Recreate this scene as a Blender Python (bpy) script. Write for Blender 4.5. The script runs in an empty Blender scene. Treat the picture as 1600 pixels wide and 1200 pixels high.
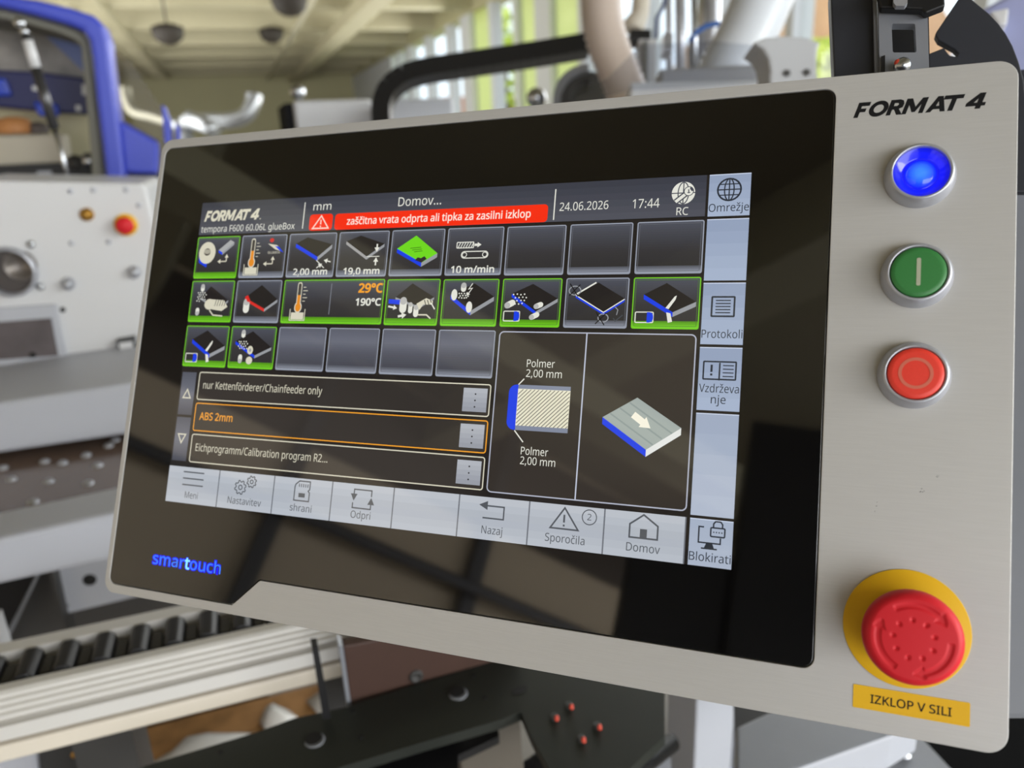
import bpy, bmesh, math, random
from mathutils import Vector, Matrix
random.seed(7)
SC = bpy.context.scene
COL = SC.collection

# ------------------------------------------------------------------ camera
FPX = 1201.8                                  # focal length in pixels of the 1600 px wide frame
CAM = Vector((0, 0, 1.45))
UPc = Vector((-0.044, -1.0, -0.328)).normalized()           # world up seen in camera axes (right, down, forward)
Yc = Vector((-440, -375, FPX)); Yc = (Yc - UPc * Yc.dot(UPc)).normalized()
Xc = Yc.cross(UPc)
R = Matrix((Xc, Yc, UPc))                     # camera axes -> world axes
rw, dw, fw = R @ Vector((1, 0, 0)), R @ Vector((0, 1, 0)), R @ Vector((0, 0, 1))
cd = bpy.data.cameras.new('camera'); cam = bpy.data.objects.new('camera', cd); COL.objects.link(cam)
cd.sensor_width = 36; cd.sensor_fit = 'HORIZONTAL'; cd.lens = FPX / 1600 * 36
cd.clip_start = 0.02; cd.clip_end = 200
cd.dof.use_dof = True; cd.dof.focus_distance = 0.40; cd.dof.aperture_fstop = 6.6
mw = Matrix((rw, -dw, -fw)).transposed().to_4x4(); mw.translation = CAM
cam.matrix_world = mw
SC.camera = cam

# ------------------------------------------------------------------ light and exposure
SC.view_settings.view_transform = 'Standard'; SC.view_settings.look = 'None'
SC.view_settings.gamma = 1.0; SC.view_settings.use_curve_mapping = False
SC.view_settings.exposure = 0.0
SC.cycles.use_denoising = True
SC.cycles.max_bounces = 8; SC.cycles.diffuse_bounces = 5; SC.cycles.glossy_bounces = 5
SC.cycles.transparent_max_bounces = 12; SC.cycles.sample_clamp_indirect = 6
world = bpy.data.worlds.new('sky'); SC.world = world; world.use_nodes = True
bg = world.node_tree.nodes['Background']
bg.inputs['Color'].default_value = (0.80, 0.88, 1.0, 1); bg.inputs['Strength'].default_value = 1.9
sun = bpy.data.lights.new('sun', 'SUN'); sun.energy = 2.2; sun.angle = 0.02; sun.color = (1, .95, .85)
so = bpy.data.objects.new('sun', sun); COL.objects.link(so)
so.rotation_euler = Vector((0.72, 0.25, -0.75)).to_track_quat('-Z', 'Y').to_euler()

def area(name, loc, aim, sx, sy, power, col=(1, 1, 1)):
    l = bpy.data.lights.new(name, 'AREA'); l.shape = 'RECTANGLE'; l.size = sx; l.size_y = sy; l.energy = power; l.color = col
    o = bpy.data.objects.new(name, l); COL.objects.link(o); o.location = loc
    o.rotation_euler = (Vector(aim) - Vector(loc)).to_track_quat('-Z', 'Y').to_euler()
    return o
# added fill from behind the camera, then daylight from the windows on the right
area('rear_fill_light', (-1.5, -7.0, 2.0), (-1.0, 0, 1.5), 9.0, 3.4, 345, (1, .985, .965))  # added soft fill for the panel front; no gate is known there
area('side_window_daylight', (3.75, -4.0, 2.3), (0, -2.5, 1.2), 6.0, 2.0, 430, (1, .985, .965))
area('hall_window_daylight', (3.70, 9.0, 2.2), (-3, 9, 1.0), 14.0, 1.9, 420, (1, 1, .98))
area('left_fill_light', (-4.6, 15.0, 1.7), (3, 20, 2.0), 14.0, 2.2, 520, (1, 1, .98))  # added fill for the far hall; the left wall has no windows

# ------------------------------------------------------------------ materials
def lin(c): return tuple((v / 255 / 12.92) if v / 255 <= .04045 else ((v / 255 + .055) / 1.055) ** 2.4 for v in c) + (1,)
MATS = {}
def mat(name, rgb, rough=.5, metal=0., spec=.5, noise=0., scale=20., bump=0., stretch=None, emit=None, estr=1., coat=0.):
    if name in MATS: return MATS[name]
    m = bpy.data.materials.new(name); m.use_nodes = True; nt = m.node_tree; b = nt.nodes['Principled BSDF']
    c = lin(rgb)
    b.inputs['Base Color'].default_value = c; b.inputs['Roughness'].default_value = rough
    b.inputs['Metallic'].default_value = metal; b.inputs['Specular IOR Level'].default_value = spec
    b.inputs['Coat Weight'].default_value = coat
    if noise or bump:
        tc = nt.nodes.new('ShaderNodeTexCoord'); mp = nt.nodes.new('ShaderNodeMapping'); nz = nt.nodes.new('ShaderNodeTexNoise')
        nt.links.new(tc.outputs['Object'], mp.inputs['Vector']); nt.links.new(mp.outputs['Vector'], nz.inputs['Vector'])
        nz.inputs['Scale'].default_value = scale; nz.inputs['Detail'].default_value = 4
        if stretch: mp.inputs['Scale'].default_value = stretch
        if noise:
            mr = nt.nodes.new('ShaderNodeMapRange'); mr.inputs['To Min'].default_value = 1 - noise; mr.inputs['To Max'].default_value = 1 + noise
            mr.inputs['From Min'].default_value = .25; mr.inputs['From Max'].default_value = .75
            nt.links.new(nz.outputs['Fac'], mr.inputs['Value'])
            hs = nt.nodes.new('ShaderNodeHueSaturation'); hs.inputs['Color'].default_value = c
            nt.links.new(mr.outputs['Result'], hs.inputs['Value']); nt.links.new(hs.outputs['Color'], b.inputs['Base Color'])
        if bump:
            bp = nt.nodes.new('ShaderNodeBump'); bp.inputs['Strength'].default_value = bump; bp.inputs['Distance'].default_value = .002
            nt.links.new(nz.outputs['Fac'], bp.inputs['Height']); nt.links.new(bp.outputs['Normal'], b.inputs['Normal'])
    if emit:
        b.inputs['Emission Color'].default_value = lin(emit); b.inputs['Emission Strength'].default_value = estr
    MATS[name] = m
    return m
def glassy(name, tint, refl=.06, rough=.02):
    """thin clear sheet: lets light straight through, mirrors a little"""
    if name in MATS: return MATS[name]
    m = bpy.data.materials.new(name); m.use_nodes = True; nt = m.node_tree
    for n in list(nt.nodes):
        if n.type == 'BSDF_PRINCIPLED': nt.nodes.remove(n)
    t = nt.nodes.new('ShaderNodeBsdfTransparent'); t.inputs['Color'].default_value = lin(tint)
    g = nt.nodes.new('ShaderNodeBsdfGlossy'); g.inputs['Roughness'].default_value = rough
    x = nt.nodes.new('ShaderNodeMixShader'); x.inputs['Fac'].default_value = refl
    nt.links.new(t.outputs[0], x.inputs[1]); nt.links.new(g.outputs[0], x.inputs[2])
    nt.links.new(x.outputs[0], nt.nodes['Material Output'].inputs['Surface'])
    MATS[name] = m
    return m

M_alu = mat('brushed_aluminium_plate', (188, 187, 185), .48, .25, .4, noise=.035, scale=60, stretch=(1, 30, 30))
M_edge = mat('plate_edge', (205, 203, 198), .35, .4)
M_housing = mat('dark_housing', (52, 54, 58), .5)
M_glass = mat('black_glass', (9, 8, 8), .035, 0, 1.0)
M_white = mat('white_lacquer', (206, 207, 210), .38, 0, .45, noise=.02, scale=6)
M_lgrey = mat('light_grey_lacquer', (178, 181, 190), .42, 0, .4, noise=.02, scale=6)
M_mgrey = mat('mid_grey_lacquer', (128, 131, 138), .42, .1, .4, noise=.03, scale=30)
M_dgrey = mat('dark_grey_steel', (62, 61, 60), .5, .1, .4, noise=.06, scale=18)
M_anth = mat('anthracite_lacquer', (46, 48, 55), .5, 0, .4, noise=.05, scale=60)
M_black = mat('black_plastic', (22, 22, 24), .45, 0, .4)
M_hole = mat('unlit_hollow', (10, 10, 11), .7)
M_brown = mat('brown_phenolic_board', (112, 94, 84), .09, 0, 1.0, noise=.08, scale=9)
M_umber = mat('umber_plate', (70, 51, 44), .5, 0, .3, noise=.06, scale=30)
M_greenblk = mat('blackened_steel_plate', (40, 43, 39), .45, .2, .4, noise=.08, scale=24)
M_chrome = mat('chrome', (186, 189, 194), .26, 1)
M_galv = mat('galvanised_duct', (158, 161, 165), .36, .9, noise=.06, scale=9)
M_rail = mat('ribbed_aluminium', (214, 212, 208), .5, .35)
M_cream = mat('cream_strip', (212, 204, 190), .45)
M_blue = mat('blue_lacquer', (62, 76, 190), .38, 0, .5, noise=.04, scale=5)
M_dblue = mat('navy_lacquer', (28, 32, 84), .4, 0, .4, noise=.05, scale=5)
M_red = mat('red_plastic', (206, 30, 42), .5, 0, .3)
M_yellow = mat('yellow_label', (226, 178, 22), .5, 0, .3)
M_bezel = mat('satin_chrome', (178, 180, 188), .36, .55)
M_wallc = mat('hall_wall_plaster', (186, 182, 146), .8, noise=.03, scale=1.5)
M_ceil = mat('ceiling_deck', (150, 143, 120), .85, noise=.04, scale=1.2)
M_beam = mat('ceiling_beam_paint', (178, 172, 144), .75, noise=.03, scale=1.5)
M_frame = mat('window_frame_paint', (208, 212, 216), .5)
M_text = mat('black_print', (20, 20, 22), .6, 0, .2)

# ------------------------------------------------------------------ geometry helpers
def tag(o, label=None, cat=None, group=None, kind=None):
    if label: o['label'] = label
    if cat: o['category'] = cat
    if group: o['group'] = group
    if kind: o['kind'] = kind
    return o
def empty(name, loc, label=None, cat=None, group=None, parent=None):
    o = bpy.data.objects.new(name, None); COL.objects.link(o); o.location = loc; o.empty_display_size = .02
    if parent: o.parent = parent
    return tag(o, label, cat, group)
class MB:
    """collects solid shapes, then links them as one mesh object"""
    def __init__(s): s.v = []; s.f = []; s.m = []; s.mats = []; s.sm = []
    def mi(s, m):
        if m not in s.mats: s.mats.append(m)
        return s.mats.index(m)
    def add(s, verts, faces, m, smooth=False):
        o = len(s.v); k = s.mi(m); s.v += [Vector(p) for p in verts]
        for f in faces: s.f.append([i + o for i in f]); s.m.append(k); s.sm.append(smooth)
        return s
    def prism(s, poly, ext, m, side=None):
        n = len(poly); ext = Vector(ext); p = [Vector(q) for q in poly]
        s.add(p + [q + ext for q in p], [list(range(n))], m)
        o = len(s.v) - 2 * n; k = s.mi(side or m)
        s.f.append([o + n + i for i in reversed(range(n))]); s.m.append(k); s.sm.append(False)
        for i in range(n):
            j = (i + 1) % n; s.f.append([o + i, o + n + i, o + n + j, o + j]); s.m.append(k); s.sm.append(False)
        return s
    def box(s, lo, hi, m):
        x0, y0, z0 = lo; x1, y1, z1 = hi
        return s.prism([(x0, y0, z0), (x1, y0, z0), (x1, y0, z1), (x0, y0, z1)], (0, y1 - y0, 0), m)
    def tube(s, pts, r, m, seg=14, caps=True, smooth=True):
        pts = [Vector(p) for p in pts]; rs = r if isinstance(r, (list, tuple)) else [r] * len(pts)
        rings = []; prev = None
        for i, p in enumerate(pts):
            t = (pts[min(i + 1, len(pts) - 1)] - pts[max(i - 1, 0)]).normalized()
            if prev is None:
                a = t.cross(Vector((0, 0, 1)));
                if a.length < 1e-3: a = t.cross(Vector((1, 0, 0)))
                a.normalize()
            else: a = (prev - t * prev.dot(t)).normalized()
            prev = a; b = t.cross(a)
            rings.append([p + (a * math.cos(2 * math.pi * k / seg) + b * math.sin(2 * math.pi * k / seg)) * rs[i] for k in range(seg)])
        vs = [q for rg in rings for q in rg]; fs = []
        for i in range(len(pts) - 1):
            for k in range(seg):
                l = (k + 1) % seg; fs.append([i * seg + k, i * seg + l, (i + 1) * seg + l, (i + 1) * seg + k])
        s.add(vs, fs, m, smooth)
        if caps:
            o = len(s.v) - len(vs); q = s.mi(m)
            s.f.append([o + k for k in reversed(range(seg))]); s.m.append(q); s.sm.append(False)
            s.f.append([o + (len(pts) - 1) * seg + k for k in range(seg)]); s.m.append(q); s.sm.append(False)
        return s
    def lathe(s, prof, c, m, seg=48, axis=None, smooth=True):
        """profile of (radius, height) turned about the local z axis (or a given axis) through c"""
        c = Vector(c); ax = Vector(axis or (0, 0, 1)).normalized()
        a = ax.cross(Vector((0, 0, 1)))
        if a.length < 1e-3: a = Vector((1, 0, 0))
        a.normalize(); b = ax.cross(a); vs = []; fs = []
        for r, h in prof:
            for k in range(seg):
                t = 2 * math.pi * k / seg; vs.append(c + ax * h + (a * math.cos(t) + b * math.sin(t)) * max(r, 1e-6))
        for i in range(len(prof) - 1):
            for k in range(seg):
                l = (k + 1) % seg; fs.append([i * seg + k, i * seg + l, (i + 1) * seg + l, (i + 1) * seg + k])
        return s.add(vs, fs, m, smooth)
    def ball(s, c, r, m, seg=10, squash=1., axis=None):
        n = max(4, seg // 2)
        return s.lathe([(r * math.sin(math.pi * i / n), -r * squash * math.cos(math.pi * i / n)) for i in range(n + 1)], c, m, seg, axis)
    def build(s, name, parent=None, bevel=0., world=True, label=None):
        base = Vector((0, 0, 0))
        if parent is None:
            xs = [p.x for p in s.v]; ys = [p.y for p in s.v]; zs = [p.z for p in s.v]
            base = Vector(((min(xs) + max(xs)) / 2, (min(ys) + max(ys)) / 2, min(zs)))
        elif world:
            q = parent
            while q: base += q.location; q = q.parent
        me = bpy.data.meshes.new(name); me.from_pydata([p - base for p in s.v], [], s.f)
        for m in s.mats: me.materials.append(m)
        me.polygons.foreach_set('material_index', s.m); me.polygons.foreach_set('use_smooth', s.sm)
        bm = bmesh.new(); bm.from_mesh(me); bmesh.ops.remove_doubles(bm, verts=bm.verts, dist=1e-6) if world else None
        bmesh.ops.recalc_face_normals(bm, faces=bm.faces) if world else None
        bm.to_mesh(me); bm.free(); me.validate(); me.update()
        o = bpy.data.objects.new(name, me); COL.objects.link(o)
        if parent: o.parent = parent
        else: o.location = base
        if bevel:
            b = o.modifiers.new('bevel', 'BEVEL'); b.width = bevel; b.segments = 2; b.limit_method = 'ANGLE'; b.angle_limit = .6
        if label: o['label'] = label
        return o

# a sight line through a point of the photograph, cut with a plane of the hall
def ray(px, py): return R @ Vector((px - 800, py - 600, FPX))
def onX(px, py, x): d = ray(px, py); return CAM + d * ((x - CAM.x) / d.x)
def onY(px, py, y): d = ray(px, py); return CAM + d * ((y - CAM.y) / d.y)
def onZ(px, py, z): d = ray(px, py); return CAM + d * ((z - CAM.z) / d.z)
def at(px, py, dep): return CAM + ray(px, py) * (dep / FPX)
def YP(pts, y): return [onY(a, b, y) for a, b in pts]
def wslab(mb, pts, y, th, m): return mb.prism(YP(pts, y), (0, th, 0), m)

# letters: built-in font turned into flat meshes
_T = {}
try: SANS = bpy.data.fonts.load(bpy.utils.system_resource('DATAFILES', path='fonts') + '/NotoSansHebrew-Regular.woff2')   # Blender's own interface font
except Exception: SANS = None
def glyphs(s, bold=0., shear=0.):
    k = (s, bold, shear)
    if k not in _T:
        c = bpy.data.curves.new('lettering', 'FONT'); c.body = s; c.offset = bold; c.shear = shear; c.resolution_u = 3
        if SANS: c.font = SANS
        o = bpy.data.objects.new('lettering', c); COL.objects.link(o)
        me = bpy.data.meshes.new_from_object(o.evaluated_get(bpy.context.evaluated_depsgraph_get()))
        _T[k] = ([v.co.copy() for v in me.vertices], [list(p.vertices) for p in me.polygons])
        bpy.data.objects.remove(o); bpy.data.curves.remove(c); bpy.data.meshes.remove(me)
    return _T[k]
_hv = [v.y for v in glyphs('H')[0]]; CAPH = max(_hv) - min(_hv)

# ------------------------------------------------------------------ the control panel
PW, PH = 0.5, 0.30216
PTL = Vector((-0.23825193, -0.16630457, 0.52499298))
Uc = Vector((0.46654865, 0.01995608, -0.17870117)).normalized()
Vc = Vector((-0.02450166, 0.29961519, -0.03050931)); Vc = (Vc - Uc * Vc.dot(Uc)).normalized()
Nc = Uc.cross(Vc)
pu, pv, pn = R @ Uc, R @ Vc, R @ Nc
pm = Matrix((pu, -pv, -pn)).transposed().to_4x4()
pm.translation = CAM + R @ (PTL + Uc * PW / 2 + Vc * PH)           # origin: middle of the lower edge
panel = empty('control_panel', (0, 0, 0), 'brushed aluminium machine control panel with a lit black touchscreen and buttons down its right side', 'control panel')
panel.matrix_world = pm
def L(xmm, ymm, z=0.): return Vector((xmm / 1000 - PW / 2, PH - ymm / 1000, z / 1000))   # millimetres from the panel's top left corner

def rounded(pts, rad, n=8):
    out = []; N = len(pts)
    for i in range(N):
        p = Vector(pts[i]).to_2d(); a = Vector(pts[i - 1]).to_2d(); b = Vector(pts[(i + 1) % N]).to_2d(); r = rad[i] if isinstance(rad, (list, tuple)) else rad
        if r <= 0: out.append(tuple(p)); continue
        da, db = (a - p).normalized(), (b - p).normalized(); ang = da.angle(db); t = r / math.tan(ang / 2)
        c = p + (da + db).normalized() * (r / math.sin(ang / 2))
        s, e = p + da * t, p + db * t
        a0 = math.atan2((s - c).y, (s - c).x); a1 = math.atan2((e - c).y, (e - c).x); d = (a1 - a0 + math.pi) % (2 * math.pi) - math.pi
        for k in range(n + 1): out.append((c.x + r * math.cos(a0 + d * k / n), c.y + r * math.sin(a0 + d * k / n)))
    return out
def plate(name, outer, holes, z0, z1, m, bevel, parent):
    c = bpy.data.curves.new(name, 'CURVE'); c.dimensions = '2D'; c.fill_mode = 'BOTH'
    for lp in [outer] + holes:
        sp = c.splines.new('POLY'); sp.points.add(len(lp) - 1); sp.use_cyclic_u = True
        for q, (x, y) in zip(sp.points, lp): v = L(x, y); q.co = (v.x, v.y, 0, 1)
    c.extrude = (z1 - z0) / 2000 - bevel / 1000; c.bevel_depth = bevel / 1000; c.bevel_resolution = 2; c.offset = -bevel / 1000
    o = bpy.data.objects.new(name, c); COL.objects.link(o)
    me = bpy.data.meshes.new_from_object(o.evaluated_get(bpy.context.evaluated_depsgraph_get()))
    bpy.data.objects.remove(o); bpy.data.curves.remove(c)
    me.name = name; me.materials.clear(); me.materials.append(m)
    ob = bpy.data.objects.new(name, me); COL.objects.link(ob); ob.parent = parent; ob.location = (0, 0, (z0 + z1) / 2000)
    return ob
outer = rounded([(0, 0), (500, 0), (500, 302), (0, 302)], 8.5)
gl = [(3.9, 6.2), (424, 6.2), (424.4, 279.6), (120, 279.6), (102, 296.3), (3.9, 296.3)]
glass_o = rounded(gl, [5, 5, 5, 3, 3, 5])
def inset(pts, d):
    c = []; N = len(pts)
    for i in range(N):
        p = Vector(pts[i]); a = (p - Vector(pts[i - 1])).normalized(); b = (Vector(pts[(i + 1) % N]) - p).normalized()
        n = Vector((-a.y, a.x)) + Vector((-b.y, b.x)); n = n / max(n.length_squared / 2, .2); c.append(tuple(p + n * d))
    return c
plate('faceplate', outer, [inset(glass_o, -.25)], -2.5, 0, M_alu, .35, panel)
plate('touch_glass', inset(glass_o, .25), [], -2.3, -.05, M_glass, .25, panel)
plate('rear_housing', rounded([(6, 6), (494, 6), (494, 296), (6, 296)], 6), [], -42, -2.5, M_housing, 1.0, panel)

# ---- screen picture: 1280 x 720 units on the lit display
UX0, UY0, US = 41.6, 46.2, 345.3 / 1280
EM = {}
def em(rgb):
    if rgb not in EM:
        EM[rgb] = mat('screen_%02x%02x%02x' % rgb, (4, 4, 4), .035, 0, .95, emit=rgb, estr=1.0)
    return EM[rgb]
W = (226, 226, 216); BL = (22, 62, 226); GR = (112, 196, 36); LINE = (150, 156, 170); DK = (44, 41, 40); GY = (150, 153, 158); ORG = (240, 160, 44)
MENU = (176, 182, 190); INK = (82, 86, 92); SIDE = (150, 164, 188); SINK = (40, 46, 56); IV = (214, 210, 190); REDUI = (244, 44, 14)
class UI:
    def __init__(s, z=0.05): s.mb = MB(); s.z = z; s.ox = s.oy = 0.; s.k = 1.
    def P(s, x, y): return L(UX0 + (s.ox + x * s.k) * US, UY0 + (s.oy + y * s.k) * US, s.z)
    def up(s): s.z += .006
    def poly(s, pts, c):
        s.up(); s.mb.add([s.P(*p) for p in pts], [list(reversed(range(len(pts))))] if s.cw(pts) else [list(range(len(pts)))], em(c)); return s
    @staticmethod
    def cw(pts): return sum(pts[i][0] * pts[(i + 1) % len(pts)][1] - pts[(i + 1) % len(pts)][0] * pts[i][1] for i in range(len(pts))) > 0
    def rect(s, x0, y0, x1, y1, c): return s.poly([(x0, y0), (x1, y0), (x1, y1), (x0, y1)], c)
    def rrect(s, x0, y0, x1, y1, r, c): return s.poly(rounded([(x0, y0), (x1, y0), (x1, y1), (x0, y1)], r, 5), c)
    def ring(s, pts, w, c, closed=True):
        s.up(); n = len(pts); vs = []; fs = []
        for i in range(n):
            p = Vector(pts[i]); a = Vector(pts[i - 1]) if (closed or i) else p; b = Vector(pts[(i + 1) % n]) if (closed or i < n - 1) else p
            d1 = (p - a).normalized() if (p - a).length else (b - p).normalized(); d2 = (b - p).normalized() if (b - p).length else d1
            nn = Vector((-d1.y, d1.x)) + Vector((-d2.y, d2.x)); nn = nn / max(nn.length_squared / 2, .35)
            vs += [s.P(*(p + nn * w / 2)), s.P(*(p - nn * w / 2))]
        for i in range(n if closed else n - 1):
            j = (i + 1) % n; fs.append([2 * i, 2 * j, 2 * j + 1, 2 * i + 1])
        s.mb.add(vs, fs, em(c)); return s
    def line(s, pts, w, c): return s.ring(pts, w, c, False)
    def orect(s, x0, y0, x1, y1, r, w, c): return s.ring(rounded([(x0, y0), (x1, y0), (x1, y1), (x0, y1)], r, 5), w, c)
    def ell(s, x, y, rx, ry, c, n=20): return s.poly([(x + rx * math.cos(2 * math.pi * i / n), y + ry * math.sin(2 * math.pi * i / n)) for i in range(n)], c)
    def oell(s, x, y, rx, ry, w, c, n=24, a0=0, a1=360):
        full = a1 - a0 >= 360
        pts = [(x + rx * math.cos(math.radians(a0 + (a1 - a0) * i / n)), y + ry * math.sin(math.radians(a0 + (a1 - a0) * i / n))) for i in range(n if full else n + 1)]
        return s.ring(pts, w, c, full)
    def arrow(s, x0, y0, x1, y1, w, h, c):
        d = Vector((x1 - x0, y1 - y0)); l = d.length; d.normalize(); n = Vector((-d.y, d.x)); a = Vector((x0, y0)); b = a + d * (l - h); t = Vector((x1, y1))
        return s.poly([tuple(a + n * w / 2), tuple(b + n * w / 2), tuple(b + n * h * .62), tuple(t), tuple(b - n * h * .62), tuple(b - n * w / 2), tuple(a - n * w / 2)], c)
    def text(s, t, x, y, cap, c, w=None, align='l', bold=0., shear=0.):
        """baseline at y, capitals 'cap' high, squeezed to width w"""
        vs, fs = glyphs(t, bold, shear); s.up()
        k = cap / CAPH; x0 = min(v.x for v in vs); x1 = max(v.x for v in vs); kx = k if w is None else w / (x1 - x0)
        o = x - (0 if align == 'l' else (x1 - x0) * kx * (.5 if align == 'c' else 1.))
        s.mb.add([s.P(o + (v.x - x0) * kx, y - v.y * k) for v in vs], fs, em(c)); return s
    def build(s, name, label=None): return s.mb.build(name, screen, world=False, label=label)

sb = UI(0.02); sb.rect(0, 0, 1280, 720, (34, 31, 30))
screen = sb.mb.build('display_screen', panel, world=False)

def grad(u, x0, y0, x1, y1, cols, n=18):
    for i in range(n):
        t = i / (n - 1) * (len(cols) - 1); k = min(int(t), len(cols) - 2); f = t - k
        c = tuple(int(round(cols[k][j] * (1 - f) + cols[k + 1][j] * f)) for j in range(3))
        if i: u.z -= .006
        u.rect(x0, y0 + (y1 - y0) * i / n, x1, y0 + (y1 - y0) * (i + 1) / n, c)
# isometric board used in the pictograms
def board(u, top=(35, 32, 32), left=GY, right=(150, 153, 158), t=8, P=((16, 42), (58, 10), (110, 44), (70, 78))):
    l, a, r, b = P
    u.poly([l, a, r, b], top); u.poly([l, b, (b[0], b[1] + t), (l[0], l[1] + t)], left); u.poly([b, r, (r[0], r[1] + t), (b[0], b[1] + t)], right)
def thermo(u, x, y):
    u.line([(x - 20, y + 30), (x - 20, y + 56), (x + 20, y + 56), (x + 20, y + 30)], 2, IV); u.rect(x - 17, y + 38, x + 17, y + 54, IV)
    u.rrect(x - 6, y - 32, x + 6, y + 24, 6, IV); u.ell(x, y + 26, 10, 13, IV); u.rrect(x - 4, y - 29, x + 4, y + 20, 4, (70, 66, 62))
    u.rect(x - 4, y - 2, x + 4, y + 24, (226, 140, 40)); u.ell(x, y + 26, 7.5, 10, (226, 140, 40))
    for i in range(5): u.line([(x + 10, y - 20 + i * 8), (x + (22 if i % 2 else 17), y - 20 + i * 8)], 1.6, IV)
def Larrows(u, x, y):
    u.arrow(x + 26, y + 18, x, y + 18, 2.5, 9, IV); u.arrow(x + 26, y + 18, x + 26, y, 2.5, 9, IV)
def edgeicon(u, x=6, y=66):
    u.orect(x, y, x + 34, y + 20, 2, 2, W); u.poly(rounded([(x + 22, y), (x + 34, y), (x + 34, y + 20), (x + 22, y + 20)], [0, 8, 8, 0]), BL)
def can(u, x, y, dx, dy, l, w, c=W):
    n = math.hypot(dx, dy); dx, dy = dx / n, dy / n
    p, q = (x - dy * w / 2, y + dx * w / 2), (x + dy * w / 2, y - dx * w / 2)
    u.poly([p, q, (q[0] + dx * l, q[1] + dy * l), (p[0] + dx * l, p[1] + dy * l)], c); u.ell(x + dx * l, y + dy * l, w * .5, w * .5, c, 12); u.ell(x, y, w * .5, w * .5, (180, 180, 178), 12)
def dots(u, x, y, r=12, n=14):
    rr = random.Random(int(x * 7 + y))
    for i in range(n):
        ax, ay = (i % 4 - 1.5) * r * .68 + (i // 4 % 2) * r * .34, (i // 4 - (n - 1) // 8) * r * .52
        u.ell(x + ax + rr.uniform(-1, 1), y + ay + rr.uniform(-1, 1), 1.7, 1.7, W, 8); u.z -= .006
    u.up()

def icon_tape(u):
    u.poly([(8, 44), (36, 58), (34, 74), (10, 62)], BL); u.ell(32, 38, 25, 27, IV); u.ell(32, 36, 10, 9, (70, 66, 62)); u.ell(32, 35, 10, 6, (170, 166, 150))
    board(u, (170, 172, 172), BL, GY, 6, ((66, 32), (98, 8), (110, 14), (78, 38))); Larrows(u, 66, 42)
def icon_glue(u):
    thermo(u, 32, 38); u.ell(84, 12, 6, 5, (206, 52, 48)); u.poly([(74, 20), (100, 24), (118, 40), (96, 34)], IV); u.poly([(94, 26), (106, 28), (120, 42), (110, 38)], BL)
    u.text('GLUEBOX', 76, 44, 5.5, IV, 34); Larrows(u, 66, 50)
def icon_edge(u):
    board(u, left=BL, P=((18, 22), (48, 8), (116, 26), (80, 54)), t=9); u.arrow(116, 66, 98, 62, 2.4, 9, W); u.arrow(80, 80, 94, 70, 2.4, 9, W); u.line([(78, 62), (100, 80)], 2, W)
    u.text('2,00 mm', 64, 96, 15, W, 92, 'c', .02)
def icon_thick(u):
    board(u, left=(160, 160, 160), P=((18, 20), (54, 8), (116, 28), (74, 56)), t=7); u.arrow(98, 28, 98, 46, 3.5, 10, W); u.arrow(98, 76, 98, 58, 3.5, 10, W)
    u.line([(74, 56), (106, 56)], 1.6, W); u.text('19,0 mm', 64, 96, 15, W, 92, 'c', .02)
def icon_green(u):
    board(u, (110, 214, 30), BL, GY, 9, ((14, 40), (58, 12), (112, 52), (76, 72))); u.poly([(60, 66), (66, 60), (74, 62), (82, 58), (88, 64), (76, 72)], (46, 43, 42))
    for i in range(3): u.line([(46 + 5 * i, 40 + 4 * i), (72 + 2 * i, 38 + 4 * i)], 1.4, (50, 110, 20))
def icon_speed(u):
    u.orect(22, 30, 60, 42, 1, 2, W)
    for i in range(6): u.line([(25 + i * 6, 41), (30 + i * 6, 31)], 1.8, W)
    u.arrow(62, 36, 78, 36, 5, 9, W); u.orect(34, 50, 94, 64, 7, 2, W); u.oell(41, 57, 5, 5, 1.6, W, 14); u.oell(87, 57, 5, 5, 1.6, W, 14); u.text('10 m/min', 62, 96, 15, W, 98, 'c', .02)
def icon_blow(u):
    board(u, P=((30, 40), (56, 12), (112, 46), (84, 66)), t=5); can(u, 32, 12, 0, 1, 8, 11); dots(u, 30, 38, 10, 18); can(u, 24, 78, 0, -1, 8, 11)
    u.ell(58, 56, 15, 13, IV); u.poly([(64, 44), (100, 46), (112, 62), (96, 72), (66, 68)], IV)
    for i in range(5): u.line([(78 + 7 * i, 44), (74 + 7 * i, 60)], 1.6, (60, 58, 56))
    u.line([(60, 70), (72, 82), (100, 84)], 3, IV)
def icon_mill(u):
    board(u, left=(214, 40, 36), right=GY, P=((26, 40), (70, 10), (118, 44), (84, 66)), t=7); can(u, 32, 50, 0, 1, 18, 17); u.poly([(26, 38), (34, 34), (44, 50), (34, 50)], (214, 40, 36))
def icon_temp(u):
    thermo(u, 42, 36); u.line([(126, 8), (126, 78)], 2, (120, 124, 134)); u.text('29°C', 258, 28, 19, ORG, 62, 'r', .034); u.text('190°C', 256, 57, 15, W, 64, 'r', .03)
def icon_press(u):
    board(u, P=((22, 38), (60, 8), (114, 38), (80, 58)), t=5); u.poly([(6, 42), (36, 44), (36, 54), (6, 52)], BL); u.arrow(6, 58, 28, 62, 4, 9, W)
    can(u, 42, 46, 0, 1, 18, 17); can(u, 60, 54, 0, 1, 14, 10); can(u, 74, 60, 0, 1, 15, 12); u.arrow(32, 80, 52, 76, 5, 11, W)
    u.poly([(74, 52), (96, 40), (112, 46), (112, 54), (90, 54), (82, 66)], IV)
    for i in range(3): u.line([(92 + 7 * i, 44), (98 + 8 * i, 60)], 2, (60, 58, 56))
    u.line([(78, 76), (100, 76), (110, 84)], 3, IV); u.line([(108, 50), (118, 64)], 2.6, W)
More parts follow.
